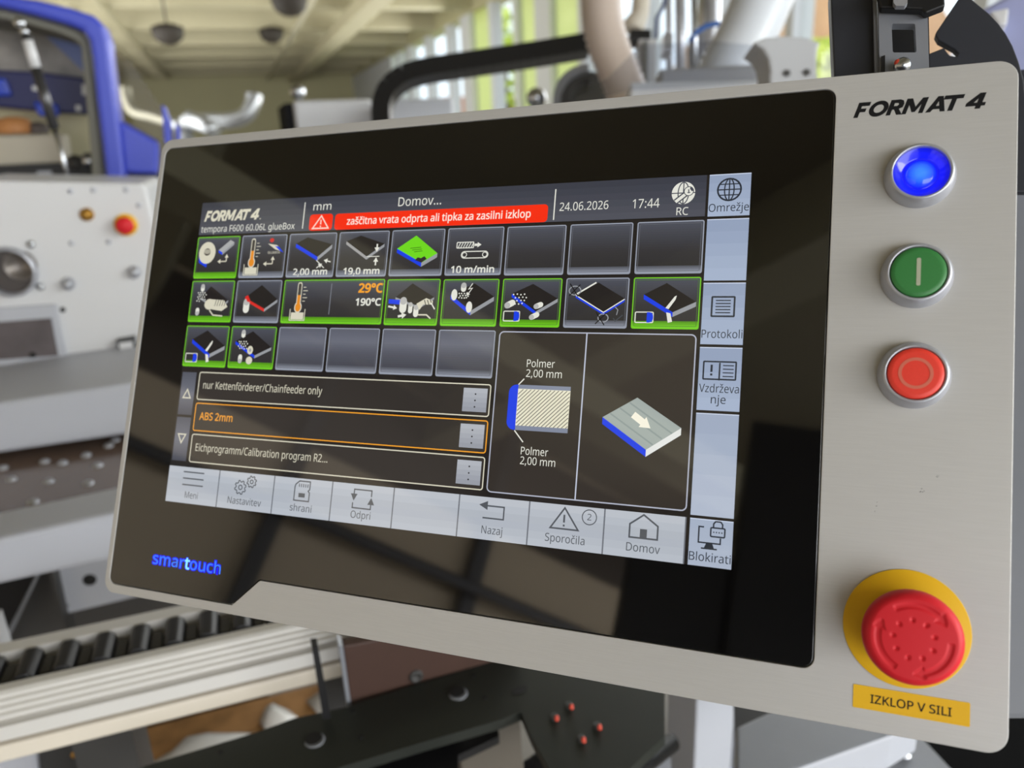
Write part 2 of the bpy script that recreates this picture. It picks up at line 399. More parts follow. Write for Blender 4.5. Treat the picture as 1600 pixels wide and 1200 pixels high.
def icon_spray(u):
    board(u, left=BL, P=((18, 32), (70, 8), (116, 36), (66, 66)), t=9); can(u, 46, 12, 0, 1, 8, 12); dots(u, 46, 34, 9, 12); u.ell(26, 32, 7, 12, W); u.ell(62, 58, 7, 12, W)
    u.line([(66, 8), (58, 20), (66, 18), (56, 32)], 2, W); u.arrow(60, 26, 54, 34, 1, 7, W)
def icon_pol(u):
    board(u, left=BL, P=((20, 30), (64, 10), (118, 40), (74, 66)), t=7); dots(u, 36, 38, 12, 15); can(u, 12, 54, 1, -.5, 12, 13); can(u, 66, 78, 1, -.5, 12, 11); can(u, 74, 56, 1, -.4, 10, 11); edgeicon(u)
def icon_off(u):
    board(u, left=BL, right=BL, P=((20, 32), (64, 8), (118, 40), (78, 66)), t=6); u.line([(20, 32), (60, 8)], 3, W); u.line([(20, 33), (78, 67), (118, 41)], 2, W)
    u.oell(18, 24, 12, 9, 2, GY, 14); u.oell(78, 78, 10, 8, 2, GY, 14)
    for x, y in ((16, 22), (72, 78)): u.line([(x - 9, y - 12), (x + 9, y + 14)], 2, (24, 22, 22)); u.line([(x - 9, y + 12), (x + 12, y - 10)], 2, (24, 22, 22))
    u.line([(100, 56), (106, 62), (104, 72)], 1.6, GY); u.line([(98, 78), (102, 84), (116, 72)], 2, (70, 74, 80))
def icon_cut(u):
    board(u, left=BL, P=((20, 32), (62, 10), (118, 46), (76, 66)), t=9); u.poly([(62, 58), (78, 36), (82, 34), (80, 42), (68, 60)], W); u.poly([(64, 66), (72, 68), (76, 84), (68, 86)], W); edgeicon(u)
def icon_clean(u):
    board(u, left=BL, P=((14, 34), (60, 10), (116, 46), (72, 66)), t=7); can(u, 34, 12, 0, 1, 8, 11); dots(u, 34, 40, 10, 16); can(u, 32, 80, 0, -1, 10, 11); u.ell(58, 54, 8, 10, IV); u.ell(58, 78, 9, 9, IV); u.ell(58, 54, 3, 4, GY)
def tile(x, y, w, h, state, icon=None, label=None, empty_look=False):
    u = UI(); u.ox, u.oy = x, y
    if empty_look: grad(u, 0, 0, w, h - 13, [(92, 95, 108), (106, 109, 122), (84, 86, 96), (72, 73, 82)])
    else: grad(u, 0, 0, w, h - 13, [(76, 79, 90), (64, 65, 72), (52, 51, 54), (48, 47, 48)])
    on = state == 'on'
    grad(u, 0, h - 14, w, h, [(84, 150, 24), (116, 208, 34)] if on else [(90, 93, 102), (148, 154, 168)], 4)
    if icon: icon(u)
    u.orect(0, 0, w, h, 3, 2.2, GR if on else LINE); u.orect(4, 4, w - 4, h - 4, 2, 1, (80, 120, 50) if on else (96, 98, 106))
    return u.build('function_tile', label)
X = [1 + 134.3 * i for i in range(9)]; TW = 125
tile(X[0], 87, TW, 100, 'on', icon_tape, 'green framed tile with a tape roll')
tile(X[1], 87, TW, 100, 'off', icon_glue, 'tile with a thermometer and a glue pot')
tile(X[2], 87, TW, 100, 'off', icon_edge, 'tile reading 2,00 mm')
tile(X[3], 87, TW, 100, 'off', icon_thick, 'tile reading 19,0 mm')
tile(X[4], 87, TW, 100, 'off', icon_green, 'tile with a bright green board')
tile(X[5], 87, TW, 100, 'off', icon_speed, 'tile reading 10 m/min')
for i in (6, 7, 8): tile(X[i], 88, TW - 1, 100, 'off', None, 'empty dark tile')
tile(X[0], 195, TW, 98, 'on', icon_blow, 'green framed tile with blown dots and a hand')
tile(X[1], 195, TW, 98, 'off', icon_mill, 'tile with a red edged board')
tile(X[2], 195, 260, 98, 'on', icon_temp, 'wide tile reading 29°C and 190°C')
tile(X[4], 196, TW, 98, 'on', icon_press, 'green framed tile with pressure rollers')
tile(X[5], 197, TW - 1, 97, 'on', icon_spray, 'green framed tile with two discs and a spray')
tile(X[6], 197, TW - 1, 97, 'on', icon_pol, 'green framed tile with white cylinders round a board')
tile(X[7], 197, TW - 1, 97, 'off', icon_off, 'grey framed tile with crossed out corners')
tile(X[8], 197, TW - 1, 97, 'on', icon_cut, 'green framed tile with a white blade')
tile(X[0], 304, TW, 96, 'on', icon_cut, 'green framed tile with a pale blade in the lower row')
tile(X[1], 304, TW, 96, 'on', icon_clean, 'green framed tile with dotted spray cans')
for i in (2, 3, 4, 5): tile(X[i], 304, TW, 96, 'off', None, 'empty pale grey tile', True)

# status bar
u = UI(); grad(u, 0, 0, 1200, 80, [(56, 59, 70), (78, 80, 90)], 6)
u.line([(300, 12), (300, 74)], 2.5, W); u.line([(903, 12), (903, 76)], 2.5, W); u.line([(0, 81), (1200, 81)], 2, (24, 22, 22))
u.text('mm', 324, 32, 18, W, 48); u.text('Domov...', 544, 32, 20, W, 104); u.text('24.06.2026', 914, 58, 17, W, 100); u.text('17:44', 1062, 59, 18, W, 52)
u.text('tempora F600 60.06L glueBox', 6, 74, 15.5, W, 272)
u.ell(1158, 33, 22, 22, W, 28); u.line([(1158, 11), (1158, 55)], 2, (70, 73, 84)); u.oell(1158, 33, 10, 21, 2, (70, 73, 84)); u.line([(1136, 33), (1180, 33)], 2, (70, 73, 84))
u.line([(1144, 50), (1164, 34)], 11, (70, 73, 84)); u.line([(1144, 50), (1164, 34)], 6, W); u.oell(1168, 30, 7, 7, 5, (70, 73, 84), 16); u.oell(1168, 30, 6, 6, 4, W, 16, 0, 290)
u.text('RC', 1158, 76, 15, W, 22, 'c')
# slanted maker's word on the screen
LOGO = {'F': ([[(0, 0), (22, 0), (33, 36), (62, 36), (69, 58), (39, 58), (44, 76), (86, 76), (94, 100), (30, 100)]], [], 74),
        'R': ([[(0, 0), (22, 0), (33, 36), (44, 36), (56, 0), (84, 0), (68, 39), (88, 48), (97, 72), (94, 92), (80, 100), (30, 100)]], [[(41, 58), (60, 58), (69, 66), (70, 76), (62, 79), (47, 79)]], 84),
        'M': ([[(0, 0), (21, 0), (40, 62), (52, 10), (68, 10), (106, 64), (87, 0), (109, 0), (140, 100), (112, 100), (72, 42), (58, 100), (30, 100)]], [], 124),
        'A': ([[(0, 0), (24, 0), (38, 18), (72, 18), (74, 0), (98, 0), (92, 100), (66, 100)]], [[(52, 37), (71, 37), (69, 72)]], 90),
        'T': ([[(22, 0), (46, 0), (70, 76), (102, 76), (110, 100), (12, 100), (4, 76), (46, 76)]], [], 88),
        '4': ([[(44, 0), (70, 0), (76, 18), (94, 18), (100, 38), (82, 38), (102, 100), (74, 100), (4, 38), (-2, 18), (50, 18)]], [[(38, 38), (57, 38), (67, 70)]], 104)}
def logo_outlines():
    """FORMAT 4 as outlines: list of (outer, holes), units with capitals 100 high"""
    out = []; x = 0
    for ch in 'FORMAT 4':
        if ch == ' ': x += 26; continue
        if ch == 'O':
            def el(rx, ry):
                return [(x + 62 + rx * math.cos(t * math.pi / 14) + .30 * ry * math.sin(t * math.pi / 14), 50 + ry * math.sin(t * math.pi / 14)) for t in range(28)]
            out.append((el(50, 52), [el(27, 28)])); x += 100; continue
        o, h, adv = LOGO[ch]
        out.append(([(x + a, b) for a, b in o[0]], [[(x + a, b) for a, b in q] for q in h])); x += adv
    return out
LG = logo_outlines(); LX0 = min(p[0] for o, h in LG for p in o); LX1 = max(p[0] for o, h in LG for p in o)
def fill2d(loops):
    """triangulate an outline with holes through a filled curve"""
    c = bpy.data.curves.new('lettering', 'CURVE'); c.dimensions = '2D'; c.fill_mode = 'BOTH'; c.offset = 1.1
    for lp in loops:
        sp = c.splines.new('POLY'); sp.points.add(len(lp) - 1); sp.use_cyclic_u = True
        for q, (x, y) in zip(sp.points, lp): q.co = (x, y, 0, 1)
    o = bpy.data.objects.new('lettering', c); COL.objects.link(o)
    me = bpy.data.meshes.new_from_object(o.evaluated_get(bpy.context.evaluated_depsgraph_get()))
    r = ([v.co.copy() for v in me.vertices], [list(p.vertices) for p in me.polygons])
    bpy.data.objects.remove(o); bpy.data.curves.remove(c); bpy.data.meshes.remove(me)
    return r
LF = [fill2d([o] + h) for o, h in LG]
u.up()
for vs, fs in LF:
    u.mb.add([u.P(12 + (v.x - LX0) / (LX1 - LX0) * 162, 47 - v.y * .26) for v in vs], fs, em(IV))
u.ell(178, 46, 1.6, 1.6, IV, 8)
u.build('status_bar')
u = UI(.3); u.rrect(318, 42, 380, 80, 8, REDUI); u.ring([(349, 46), (370, 75), (328, 75)], 3, (255, 214, 200)); u.rect(347.5, 55, 350.5, 66, (255, 214, 200)); u.rect(347.5, 69, 350.5, 72, (255, 214, 200))
u.rrect(386, 43, 890, 80, 8, REDUI); u.text('zaščitna vrata odprta ali tipka za zasilni izklop', 418, 69, 16, (255, 226, 214), 436, 'l', .015)
u.build('alert_banner', 'red warning banner')

# program list
u = UI(); grad(u, 4, 415, 46, 516, [(84, 87, 98), (110, 113, 124), (76, 78, 88)]); grad(u, 4, 522, 46, 624, [(84, 87, 98), (110, 113, 124), (76, 78, 88)])
u.ring([(25, 456), (36, 476), (14, 476)], 3, IV); u.ring([(25, 582), (36, 562), (14, 562)], 3, IV); u.build('scroll_bar')
for y, t, w, c in ((414, 'nur Kettenförderer/Chainfeeder only', 330, IV), (487, 'ABS 2mm', 96, ORG), (560, 'Eichprogramm/Calibration program R2...', 362, IV)):
    u = UI(); u.rrect(56, y, 798, y + 64, 5, (52, 48, 45)); u.orect(56, y, 798, y + 64, 5, 2.4, c)
    u.text(t, 70, y + 38, 17, c, w, 'l', .012 if c == ORG else 0)
    grad(u, 739, y + 8, 792, y + 56, [(176, 180, 188), (150, 154, 164)], 5)
    for i in range(3): u.ell(766, y + 20 + i * 13, 1.8, 1.8, (40, 40, 44), 8)
    u.build('program_entry', 'orange framed entry' if c == ORG else None)

# preview panes
u = UI(); u.rrect(808, 305, 1197, 626, 9, (52, 47, 43)); u.orect(808, 305, 1197, 626, 9, 2.4, (176, 180, 196)); u.line([(989.5, 306), (989.5, 625)], 2.6, (190, 196, 214))
u.text('Polmer', 871, 375, 15, W, 58); u.text('2,00 mm', 871, 395, 15, W, 74); u.text('Polmer', 873, 548, 15, W, 56); u.text('2,00 mm', 873, 567, 15, W, 72)
u.rect(857, 411, 965, 500, (232, 228, 206)); u.rect(857, 411, 965, 419, (128, 136, 156)); u.rect(857, 492, 965, 501, (128, 136, 156))
for i in range(24):
    c0 = 868 + i * 8.2; pts = []
    for (xx, yy) in ((c0, 420), (c0 - 72, 492)): pts.append((xx, yy))
    (xa, ya), (xb, yb) = pts
    if xa > 964: ya += xa - 964; xa = 964
    if xb < 858: yb -= 858 - xb; xb = 858
    if yb > ya + 2: u.line([(xa, ya), (xb, yb)], 1.5, (96, 92, 80)); u.z -= .006
u.up(); u.poly(rounded([(838, 411), (857, 411), (857, 501), (838, 501)], [16, 0, 0, 16]), BL); u.line([(857, 411), (868, 399)], 2.4, W); u.line([(856, 502), (876, 524)], 2.4, W)
u.build('preview_pane', 'pane with the hatched board section')
u = UI(.4); board(u, (160, 170, 166), BL, (226, 228, 226), 13, ((1032, 466), (1096, 426), (1180, 478), (1118, 522)))
for a, b in (((1046, 458), (1130, 512)), ((1064, 447), (1146, 500)), ((1082, 436), (1164, 489))): u.line([a, b], 3, (140, 152, 150))
u.arrow(1090, 458, 1124, 482, 13, 19, (244, 240, 222)); u.build('board_picture', 'grained board with a white arrow')

# bottom menu
def menu(x0, x1, t, tw, draw=None, y0=637, ty=708, cap=15):
    u = UI(); grad(u, x0, y0, x1, 720, [(186, 191, 199), (172, 178, 188), (182, 188, 197)], 6); u.line([(x1, y0), (x1, 720)], 2.4, (110, 114, 122))
    if t: u.text(t, (x0 + x1) / 2, ty, cap, INK, tw, 'c')
    if draw: u.ox, u.oy, u.k = (x0 + x1) / 2, y0 + 2, .92; draw(u)
    u.build('menu_button', 'menu button reading ' + t if t else 'blank menu button')
def d_lines(u):
    for y in (10, 26, 42): u.line([(-33, y), (33, y)], 3.2, INK)
def gear(u, x, y, r):
    pts = []
    for i in range(32):
        q = r if (i // 2) % 2 else r * .78
        pts.append((x + q * math.cos(i * math.pi / 16), y + q * math.sin(i * math.pi / 16)))
    u.ring(pts, 2.6, INK); u.oell(x, y, r * .32, r * .32, 2.6, INK, 14)
def d_gear(u): gear(u, -16, 34, 17); gear(u, 16, 18, 14)
def d_card(u):
    u.ring([(-20, 12), (-10, 4), (20, 4), (20, 22), (16, 26), (20, 30), (20, 50), (-22, 50), (-22, 18)], 3, INK); u.rect(-10, 32, 8, 42, INK)
    for i in range(5): u.line([(-10 + i * 6, 10), (-10 + i * 6, 18)], 2.4, INK)
def d_swap(u):
    u.line([(-22, 28), (-22, 10), (24, 10), (24, 24)], 3, INK); u.line([(24, 32), (24, 52), (-24, 52), (-24, 40)], 3, INK)
    u.poly([(-31, 20), (-13, 20), (-22, 36)], INK); u.poly([(15, 42), (33, 42), (24, 26)], INK)
def d_back(u): u.line([(-24, 16), (24, 16), (24, 42), (-24, 42)], 3.2, INK); u.poly([(-14, 6), (-14, 25), (-34, 15)], INK)
def d_warn(u):
    u.ring([(-4, 4), (27, 47), (-33, 47)], 3.4, INK); u.rect(-6, 18, -2, 34, INK); u.rect(-6, 38, -2, 42, INK); u.oell(49, 18, 15, 15, 2, INK); u.text('2', 49, 24, 13, INK, None, 'c')
def d_home(u): u.ring([(-2, 2), (27, 22), (27, 48), (-29, 48), (-29, 22)], 3.4, INK); u.rect(-8, 30, 6, 48, INK)
XS = [0, 150, 302, 453, 603, 752, 901, 1050, 1199]
for i, (t, w, d) in enumerate((('Meni', 38, d_lines), ('Nastavitev', 92, d_gear), ('shrani', 56, d_card), ('Odpri', 48, d_swap), ('', 0, None), ('Nazaj', 44, d_back), ('Sporočila', 78, d_warn), ('Domov', 62, d_home))):
    menu(XS[i], XS[i + 1] - 1.5, t, w, d)
# side column
def side(y0, y1, lines, draw=None, c=((146, 160, 186), (164, 178, 202))):
    u = UI(); grad(u, 1205, y0, 1280, y1, [c[0], c[1]], 5); u.line([(1205, y0), (1280, y0)], 1.6, (206, 216, 236))
    for t, ty, w in lines: u.text(t, 1242.5, ty, 15, SINK, w, 'c')
    if draw: u.ox, u.oy, u.k = 1242, y0 + 1, .95 if draw is not d_lock else .86; draw(u)
    u.build('side_button', 'side button reading ' + lines[0][0] if lines else 'blank side button')
def d_globe(u):
    u.oell(0, 30, 22, 22, 3.4, SINK); u.oell(0, 30, 9, 22, 2.4, SINK); u.line([(0, 8), (0, 52)], 2.4, SINK); u.line([(-22, 30), (22, 30)], 2.4, SINK); u.line([(-19, 19), (19, 19)], 2.2, SINK); u.line([(-19, 41), (19, 41)], 2.2, SINK)
def d_list(u):
    u.orect(-21, 26, 21, 64, 1, 3.4, SINK)
    for i in range(5): u.line([(-14, 33 + i * 6), (14, 33 + i * 6)], 2.2, SINK)
def d_book(u):
    u.orect(-30, 26, 30, 60, 1, 3, SINK); u.line([(0, 28), (0, 62)], 3, SINK); u.rect(-17, 32, -13, 46, SINK); u.rect(-17, 49, -13, 53, SINK)
    for i in range(4): u.line([(6, 33 + i * 7), (26, 33 + i * 7)], 2, SINK)
def d_lock(u):
    u.line([(-14, 14), (-24, 14), (-24, 46), (20, 46), (20, 34)], 3, SINK); u.poly([(-8, 46), (4, 46), (8, 56), (-12, 56)], SINK); u.rect(-18, 56, 14, 59, SINK)
    u.orect(0, 14, 28, 32, 2, 3, SINK); u.line([(5, 14), (5, 6), (9, 1), (19, 1), (23, 6), (23, 14)], 3, SINK)
    for i in range(4): u.ell(6 + i * 5.4, 23, 1.5, 1.5, SINK, 8)
side(1, 81, [('Omrežje', 72, 72)], d_globe); side(87, 203, []); side(208, 322, [('Protokoli', 310, 72)], d_list)
side(328, 443, [('Vzdrževa', 410, 70), ('nje', 430, 26)], d_book); side(449, 632, [], None, ((158, 170, 192), (176, 186, 204))); side(638, 720, [('Blokirati', 711, 72)], d_lock, ((164, 176, 196), (170, 180, 198)))

# ---- lettering, buttons, label
def flat(name, verts_mm, faces, m, z=.03, label=None):
    mb = MB(); mb.add([L(x, y, z) for x, y in verts_mm], faces, m); return mb.build(name, panel, world=False, label=label)
vs = []; fs = []
for a, b in LF:
    o = len(vs); vs += [(432.4 + (v.x - LX0) / (LX1 - LX0) * 55.1, 21.9 - v.y * .0735) for v in a]; fs += [[i + o for i in f] for f in b]
flat('maker_lettering', vs, fs, M_text)
M_smart = mat('lit_blue_lettering', (4, 4, 10), .1, 0, .5, emit=(44, 110, 255), estr=1.5)
M_smart2 = mat('lit_pale_lettering', (4, 4, 10), .1, 0, .5, emit=(120, 200, 255), estr=1.5)
M_glow = mat('lit_blue_halo', (4, 4, 10), .1, 0, .5, emit=(0, 0, 235), estr=1.2)
mb = MB(); gv, gf = glyphs('smartouch'); hv, hf = glyphs('smartouch', .05)
x0 = min(v.x for v in gv); x1 = max(v.x for v in gv); kx = 53.2 / (x1 - x0); ky = 7.0 / CAPH
mb.add([L(37.6 + (v.x - x0) * kx, 279.9 - v.y * ky, 0.0) for v in hv], hf, M_glow)
mb.add([L(37.6 + (v.x - x0) * kx, 279.9 - v.y * ky, .012) for v in gv], gf, M_smart)
pv_, pf_ = glyphs('smar'); qv, qf = glyphs('t', .02); tx = max(v.x for v in pv_)
mb.add([L(37.6 + (tx + .03 + v.x - x0) * kx, 279.9 - v.y * ky, .024) for v in qv], qf, M_smart2)
mb.build('glowing_lettering', panel, world=False)
mb = MB(); rr = random.Random(3)
for cx, cy, n, sp in ((471.8, 189.2, 4, .7), (465.7, 196.4, 6, 1.0), (446, 205, 3, 2.5)):
    for _ in range(n):
        a, b, l = cx + rr.uniform(-sp, sp), cy + rr.uniform(-sp, sp), rr.uniform(.25, .8)
        mb.add([L(a, b, .02), L(a + l, b - .15, .02), L(a + l * .6, b + .25, .02)], [[0, 2, 1]], M_hole)
mb.build('scratch_marks', panel, world=False)

def bezel(mb, cx, cy, mtl, r=15.0, ri=11.6, h=7.5):
    mb.lathe([(r, 0), (r, 1.2), (r - .25, 2.2), (ri + 1.6, h - .5), (ri + 1.0, h - .05), (ri + .5, h), (ri + .1, h - .4), (ri, h - 1.2), (ri, 0.5)], (0, 0, 0), mtl, 64)
def push(name, cx, cy, label, cap, sym):
    r = empty(name, L(cx, cy), parent=panel); r['label'] = label
    def mm(mb): 
        for i in range(len(mb.v)): mb.v[i] = mb.v[i] / 1000
    mb = MB(); bezel(mb, 0, 0, M_bezel); mm(mb); mb.build('bezel', r, world=False)
    mb = MB(); cap(mb); mm(mb); mb.build('cap', r, world=False)
    if sym: mb = MB(); sym(mb); mm(mb); mb.build('symbol', r, world=False)
M_lens = bpy.data.materials.new('lit_blue_lens'); M_lens.use_nodes = True
nt = M_lens.node_tree; b = nt.nodes['Principled BSDF']; b.inputs['Base Color'].default_value = (.01, .02, .2, 1); b.inputs['Roughness'].default_value = .12
tc = nt.nodes.new('ShaderNodeTexCoord'); vm = nt.nodes.new('ShaderNodeVectorMath'); vm.operation = 'LENGTH'; nt.links.new(tc.outputs['Object'], vm.inputs[0])
ml = nt.nodes.new('ShaderNodeMath'); ml.operation = 'MULTIPLY'; ml.inputs[1].default_value = 1 / .0118; nt.links.new(vm.outputs['Value'], ml.inputs[0])
cr = nt.nodes.new('ShaderNodeValToRGB'); e = cr.color_ramp.elements; e[0].position = .38; e[0].color = lin((70, 160, 255)); e[1].position = .62; e[1].color = lin((8, 12, 240))
for p_, c_ in ((.56, (24, 70, 255)), (.64, (4, 6, 222)), (.82, (14, 14, 246)), (1.0, (4, 4, 205))): q = e.new(p_); q.color = lin(c_)
nt.links.new(ml.outputs[0], cr.inputs['Fac']); nt.links.new(cr.outputs['Color'], b.inputs['Emission Color']); b.inputs['Emission Strength'].default_value = 1.05
M_green = mat('green_button', (52, 122, 62), .42, 0, .45, noise=.03, scale=900); M_redb = mat('red_button', (226, 62, 48), .4, 0, .45, noise=.03, scale=900)
M_sym = mat('pale_symbol', (168, 172, 150), .5); M_symr = mat('rose_symbol', (206, 104, 84), .5)
push('indicator_lamp', 461.3, 52.8, 'lit blue indicator lamp', lambda m: m.lathe([(11.5, 5.6), (10.4, 5.0), (8, 3.4), (7.0, 2.6), (6.6, 3.2), (5, 4.3), (3, 5.0), (0, 5.3)], (0, 0, 0), M_lens, 48), None)
def cap_flat(mtl): return lambda m: m.lathe([(11.3, 2), (11.3, 7.2), (11.0, 7.6), (9, 7.7), (0, 7.75)], (0, 0, 0), mtl, 48)
def bar(m):
    pts = rounded([(-.85, -6.3), (.85, -6.3), (.85, 6.3), (-.85, 6.3)], .6); m.add([Vector((x, y, 7.82)) for x, y in pts], [list(range(len(pts)))], M_sym)
def ringsym(m): m.lathe([(7.0, 7.82), (5.6, 7.84)], (0, 0, 0), M_symr, 48)
push('start_button', 461.2, 99.6, 'green start button with a vertical bar', cap_flat(M_green), bar)
push('stop_button', 461.2, 145.3, 'red stop button with a ring', cap_flat(M_redb), ringsym)

es = empty('emergency_stop', L(461, 256.2), parent=panel); es['label'] = 'red mushroom emergency stop on a yellow disc'
def mmscale(mb):
    for i in range(len(mb.v)): mb.v[i] = mb.v[i] / 1000
    return mb
mb = MB(); mb.lathe([(0, .02), (25.1, .02), (25.1, .45), (24.9, .55), (0, .55)], (0, 0, 0), M_yellow, 80); mmscale(mb).build('yellow_disc', es, world=False)
mb = MB(); mb.lathe([(15.5, .5), (15.5, 6), (13, 6.5), (10, 7), (10, 18), (14, 19)], (0, 0, 0), M_black, 48); mmscale(mb).build('collar', es, world=False)
# mushroom with eight finger dimples pressed into the face
mb = MB(); prof = [(12, 17), (16.5, 16), (18.2, 17), (18.9, 19), (18.9, 21.5), (18.5, 23.8), (17.6, 25.4), (16.0, 26.5)] + [(16 - i * .5, 26.5 + .55 * (1 - ((16 - i * .5) / 16) ** 2)) for i in range(1, 32)] + [(0, 27.05)]
mb.lathe(prof, (0, 0, 0), M_red, 160)
for v in mb.v:
    if v.z > 26:
        for k in range(9):
            a = math.radians(15 + 40 * k); d = math.hypot(v.x - 7.6 * math.cos(a), v.y - 7.6 * math.sin(a))
            if d < 1.3: v.z -= .75 * (math.cos(d / 1.3 * math.pi) + 1) / 2
        rr_ = math.hypot(v.x, v.y); th = math.degrees(math.atan2(v.y, v.x))
        for s0 in (122, 2, 242):                       # three clockwise arrows sunk into the face
            t = (s0 - th) % 360
            w = .95 if t < 74 else (2.5 * (1 - (t - 74) / 18) if t < 92 else 0)
            if w and abs(rr_ - 13.2) < w: v.z -= .5
mb2 = mmscale(mb); mb2.build('mushroom_head', es, world=False)
st = empty('warning_label', L(463.6, 288), parent=panel)
def sticker():
    pts = rounded([(-22.5, -4.9), (22.4, -4.9), (22.4, 4.9), (-22.5, 4.9)], .5)
    mb = MB(); mb.prism([(x / 1000, y / 1000, .00004) for x, y in pts], (0, 0, .00016), M_yellow); mb.build('sticker', st, world=False)
    v, f = glyphs('IZKLOP V SILI', .012); a = min(p.x for p in v); bb = max(p.x for p in v); k = 31.2 / (bb - a); mb = MB()
    mb.add([Vector((-15.6 + (p.x - a) * k, (p.y / CAPH * 3.5) - 1.9, .25)) / 1000 for p in v], [list(q) for q in f], M_text); mb.build('sticker_lettering', st, world=False)
sticker()

# ------------------------------------------------------------------ the hall
def struct(mb, name, **k): o = mb.build(name, **k); o['kind'] = 'structure'; return o
XW, XL, YB, YF, ZC = 3.9, -4.8, -7.2, 26.0, 3.75
M_floor = mat('concrete_floor', (128, 124, 118), .55, noise=.08, scale=2)
struct(MB().box((XL, YB, -.15), (XW, YF, 0), M_floor), 'floor')
struct(MB().box((XL, YB, ZC), (XW + .3, YF + .3, ZC + .2), M_ceil), 'ceiling')
struct(MB().box((XL, YF, 0), (XW + .3, YF + .25, ZC), M_wallc), 'wall_far')
struct(MB().box((XL - .25, YB, 0), (XL, YF + .25, ZC), mat('side_wall_plaster', (232, 214, 188), .85, noise=.03, scale=1.5)), 'wall_left')
sill, head = 1.0, 3.28
struct(MB().box((XW, YB, 0), (XW + .3, YF, sill), M_wallc), 'wall_right')
struct(MB().box((XW, YB, head), (XW + .3, YF, ZC), M_wallc), 'wall_right_lintel')
for i in range(14):                                              # joists run along X
    y = YB + .8 + i * 2.4
    struct(MB().box((XL, y, ZC - .42), (XW, y + .28, ZC), M_beam), 'ceiling_beam')
struct(MB().box((1.95, YB, ZC - .62), (2.25, YF, ZC - .42), M_beam), 'ceiling_girder')
struct(MB().box((-3.1, YB, ZC - .62), (-2.8, YF, ZC - .42), M_beam), 'ceiling_girder.001')
o = MB()
for k in range(60): o.box((-1.75, 1.2 + k * .4, ZC - .5), (-1.35, 1.2 + k * .4 + .06, ZC - .48), M_beam)
o.box((-1.75, 1.2, ZC - .5), (-1.72, 25.2, ZC - .42), M_beam); o.box((-1.38, 1.2, ZC - .5), (-1.35, 25.2, ZC - .42), M_beam)
tag(o.build('cable_tray'), 'long slotted cable tray hung under the ceiling above the blue machine', 'cable tray')
o = MB().tube([(1.32, -2, ZC - .5), (1.32, 25.8, ZC - .5)], .035, mat('pale_pipe', (196, 192, 170), .5))
for k in range(9): o.box((1.30, 1 + k * 2.4, ZC - .5), (1.34, 1.03 + k * 2.4, ZC - .42), M_beam)
tag(o.build('ceiling_pipe'), 'thin pale pipe running along the ceiling beside the long girder', 'pipe')
M_shade = mat('dark_lamp_shade', (38, 32, 25), .7)
def lamp(px, py, dep, label):
    c = at(px, py, dep); r = empty('high_bay_lamp', c, label, 'lamp', 'high bay lamps under the ceiling')
    MB().lathe([(0, -.17), (.10, -.15), (.18, -.09), (.21, .0), (.21, .06), (.10, .10), (0, .11)], c, M_shade, 28).build('lamp_shade', r)
    MB().tube([c + Vector((0, 0, .10)), Vector((c.x, c.y, ZC - .02))], .012, M_black, 8).build('hanger', r)
lamp(262, 50, 10.5, 'dark high bay lamp under the ceiling, closer to the blue machine')
lamp(424, 52, 13.5, 'dark high bay lamp under the ceiling, nearer the bare wall above the white box')
lamp(452, 2, 9.0, 'dark high bay lamp cut by the top of the picture')

# windows along the right wall: posts, panes and lime coloured infill panels
def yX(px, py=70): return onX(px, py, XW).y
posts = [(904, 866, .12), (862, 838, .3), (810, 804, .1), (771, 766, .1), (737, 722, .3), (702, 698, .1), (668, 664, .1), (640, 634, .3), (622, 619, .1)]
spans = []
prev = None
edges = []
ys = []
for a, b, _ in posts[1:]: ys.append((yX(a), yX(b)))
ys = [(yX(1240), yX(1228)), (yX(1130), yX(1116)), (yX(1010), yX(1000)), (yX(915), yX(905))] + ys
near = [(-5.6 + 1.5 * k, -5.5 + 1.5 * k) for k in range(7)]
allp = [(YB, YB + .1)] + [q for q in near if q[1] < ys[0][0] - .4] + sorted(ys) + [(yX(610), YF)]
for a, b in allp: struct(MB().box((XW - .02, a, sill), (XW + .16, b, head), M_frame), 'window_post')
M_pane = glassy('clear_pane', (250, 252, 250), .05)
M_lime = bpy.data.materials.new('lime_translucent_panel'); M_lime.use_nodes = True; nt = M_lime.node_tree; nt.nodes.remove(nt.nodes['Principled BSDF'])
t_ = nt.nodes.new('ShaderNodeBsdfTranslucent'); t_.inputs['Color'].default_value = lin((244, 250, 206)); d_ = nt.nodes.new('ShaderNodeBsdfDiffuse'); d_.inputs['Color'].default_value = lin((238, 246, 196))
x_ = nt.nodes.new('ShaderNodeMixShader'); x_.inputs['Fac'].default_value = .75; nt.links.new(d_.outputs[0], x_.inputs[1]); nt.links.new(t_.outputs[0], x_.inputs[2]); nt.links.new(x_.outputs[0], nt.nodes['Material Output'].inputs['Surface'])
for i in range(len(allp) - 1):
    a, b = allp[i][1], allp[i + 1][0]
    if b - a < .05: continue
    w = empty('window_%d' % (i + 1), (XW + .06, (a + b) / 2, sill)); w['kind'] = 'structure'
    MB().box((XW + .05, a, sill), (XW + .06, b, head), M_pane).build('pane', w)
    MB().box((XW + .02, a, sill), (XW + .1, b, sill + .05), M_frame).build('rail', w)
    for lo_, hi_ in ((810, 838), (737, 766), (868, 905)):
        if abs((a + b) / 2 - (yX(lo_) + yX(hi_)) / 2) < .35: MB().box((XW + .07, a, sill), (XW + .078, b, head), M_lime).build('lime_panel', w)

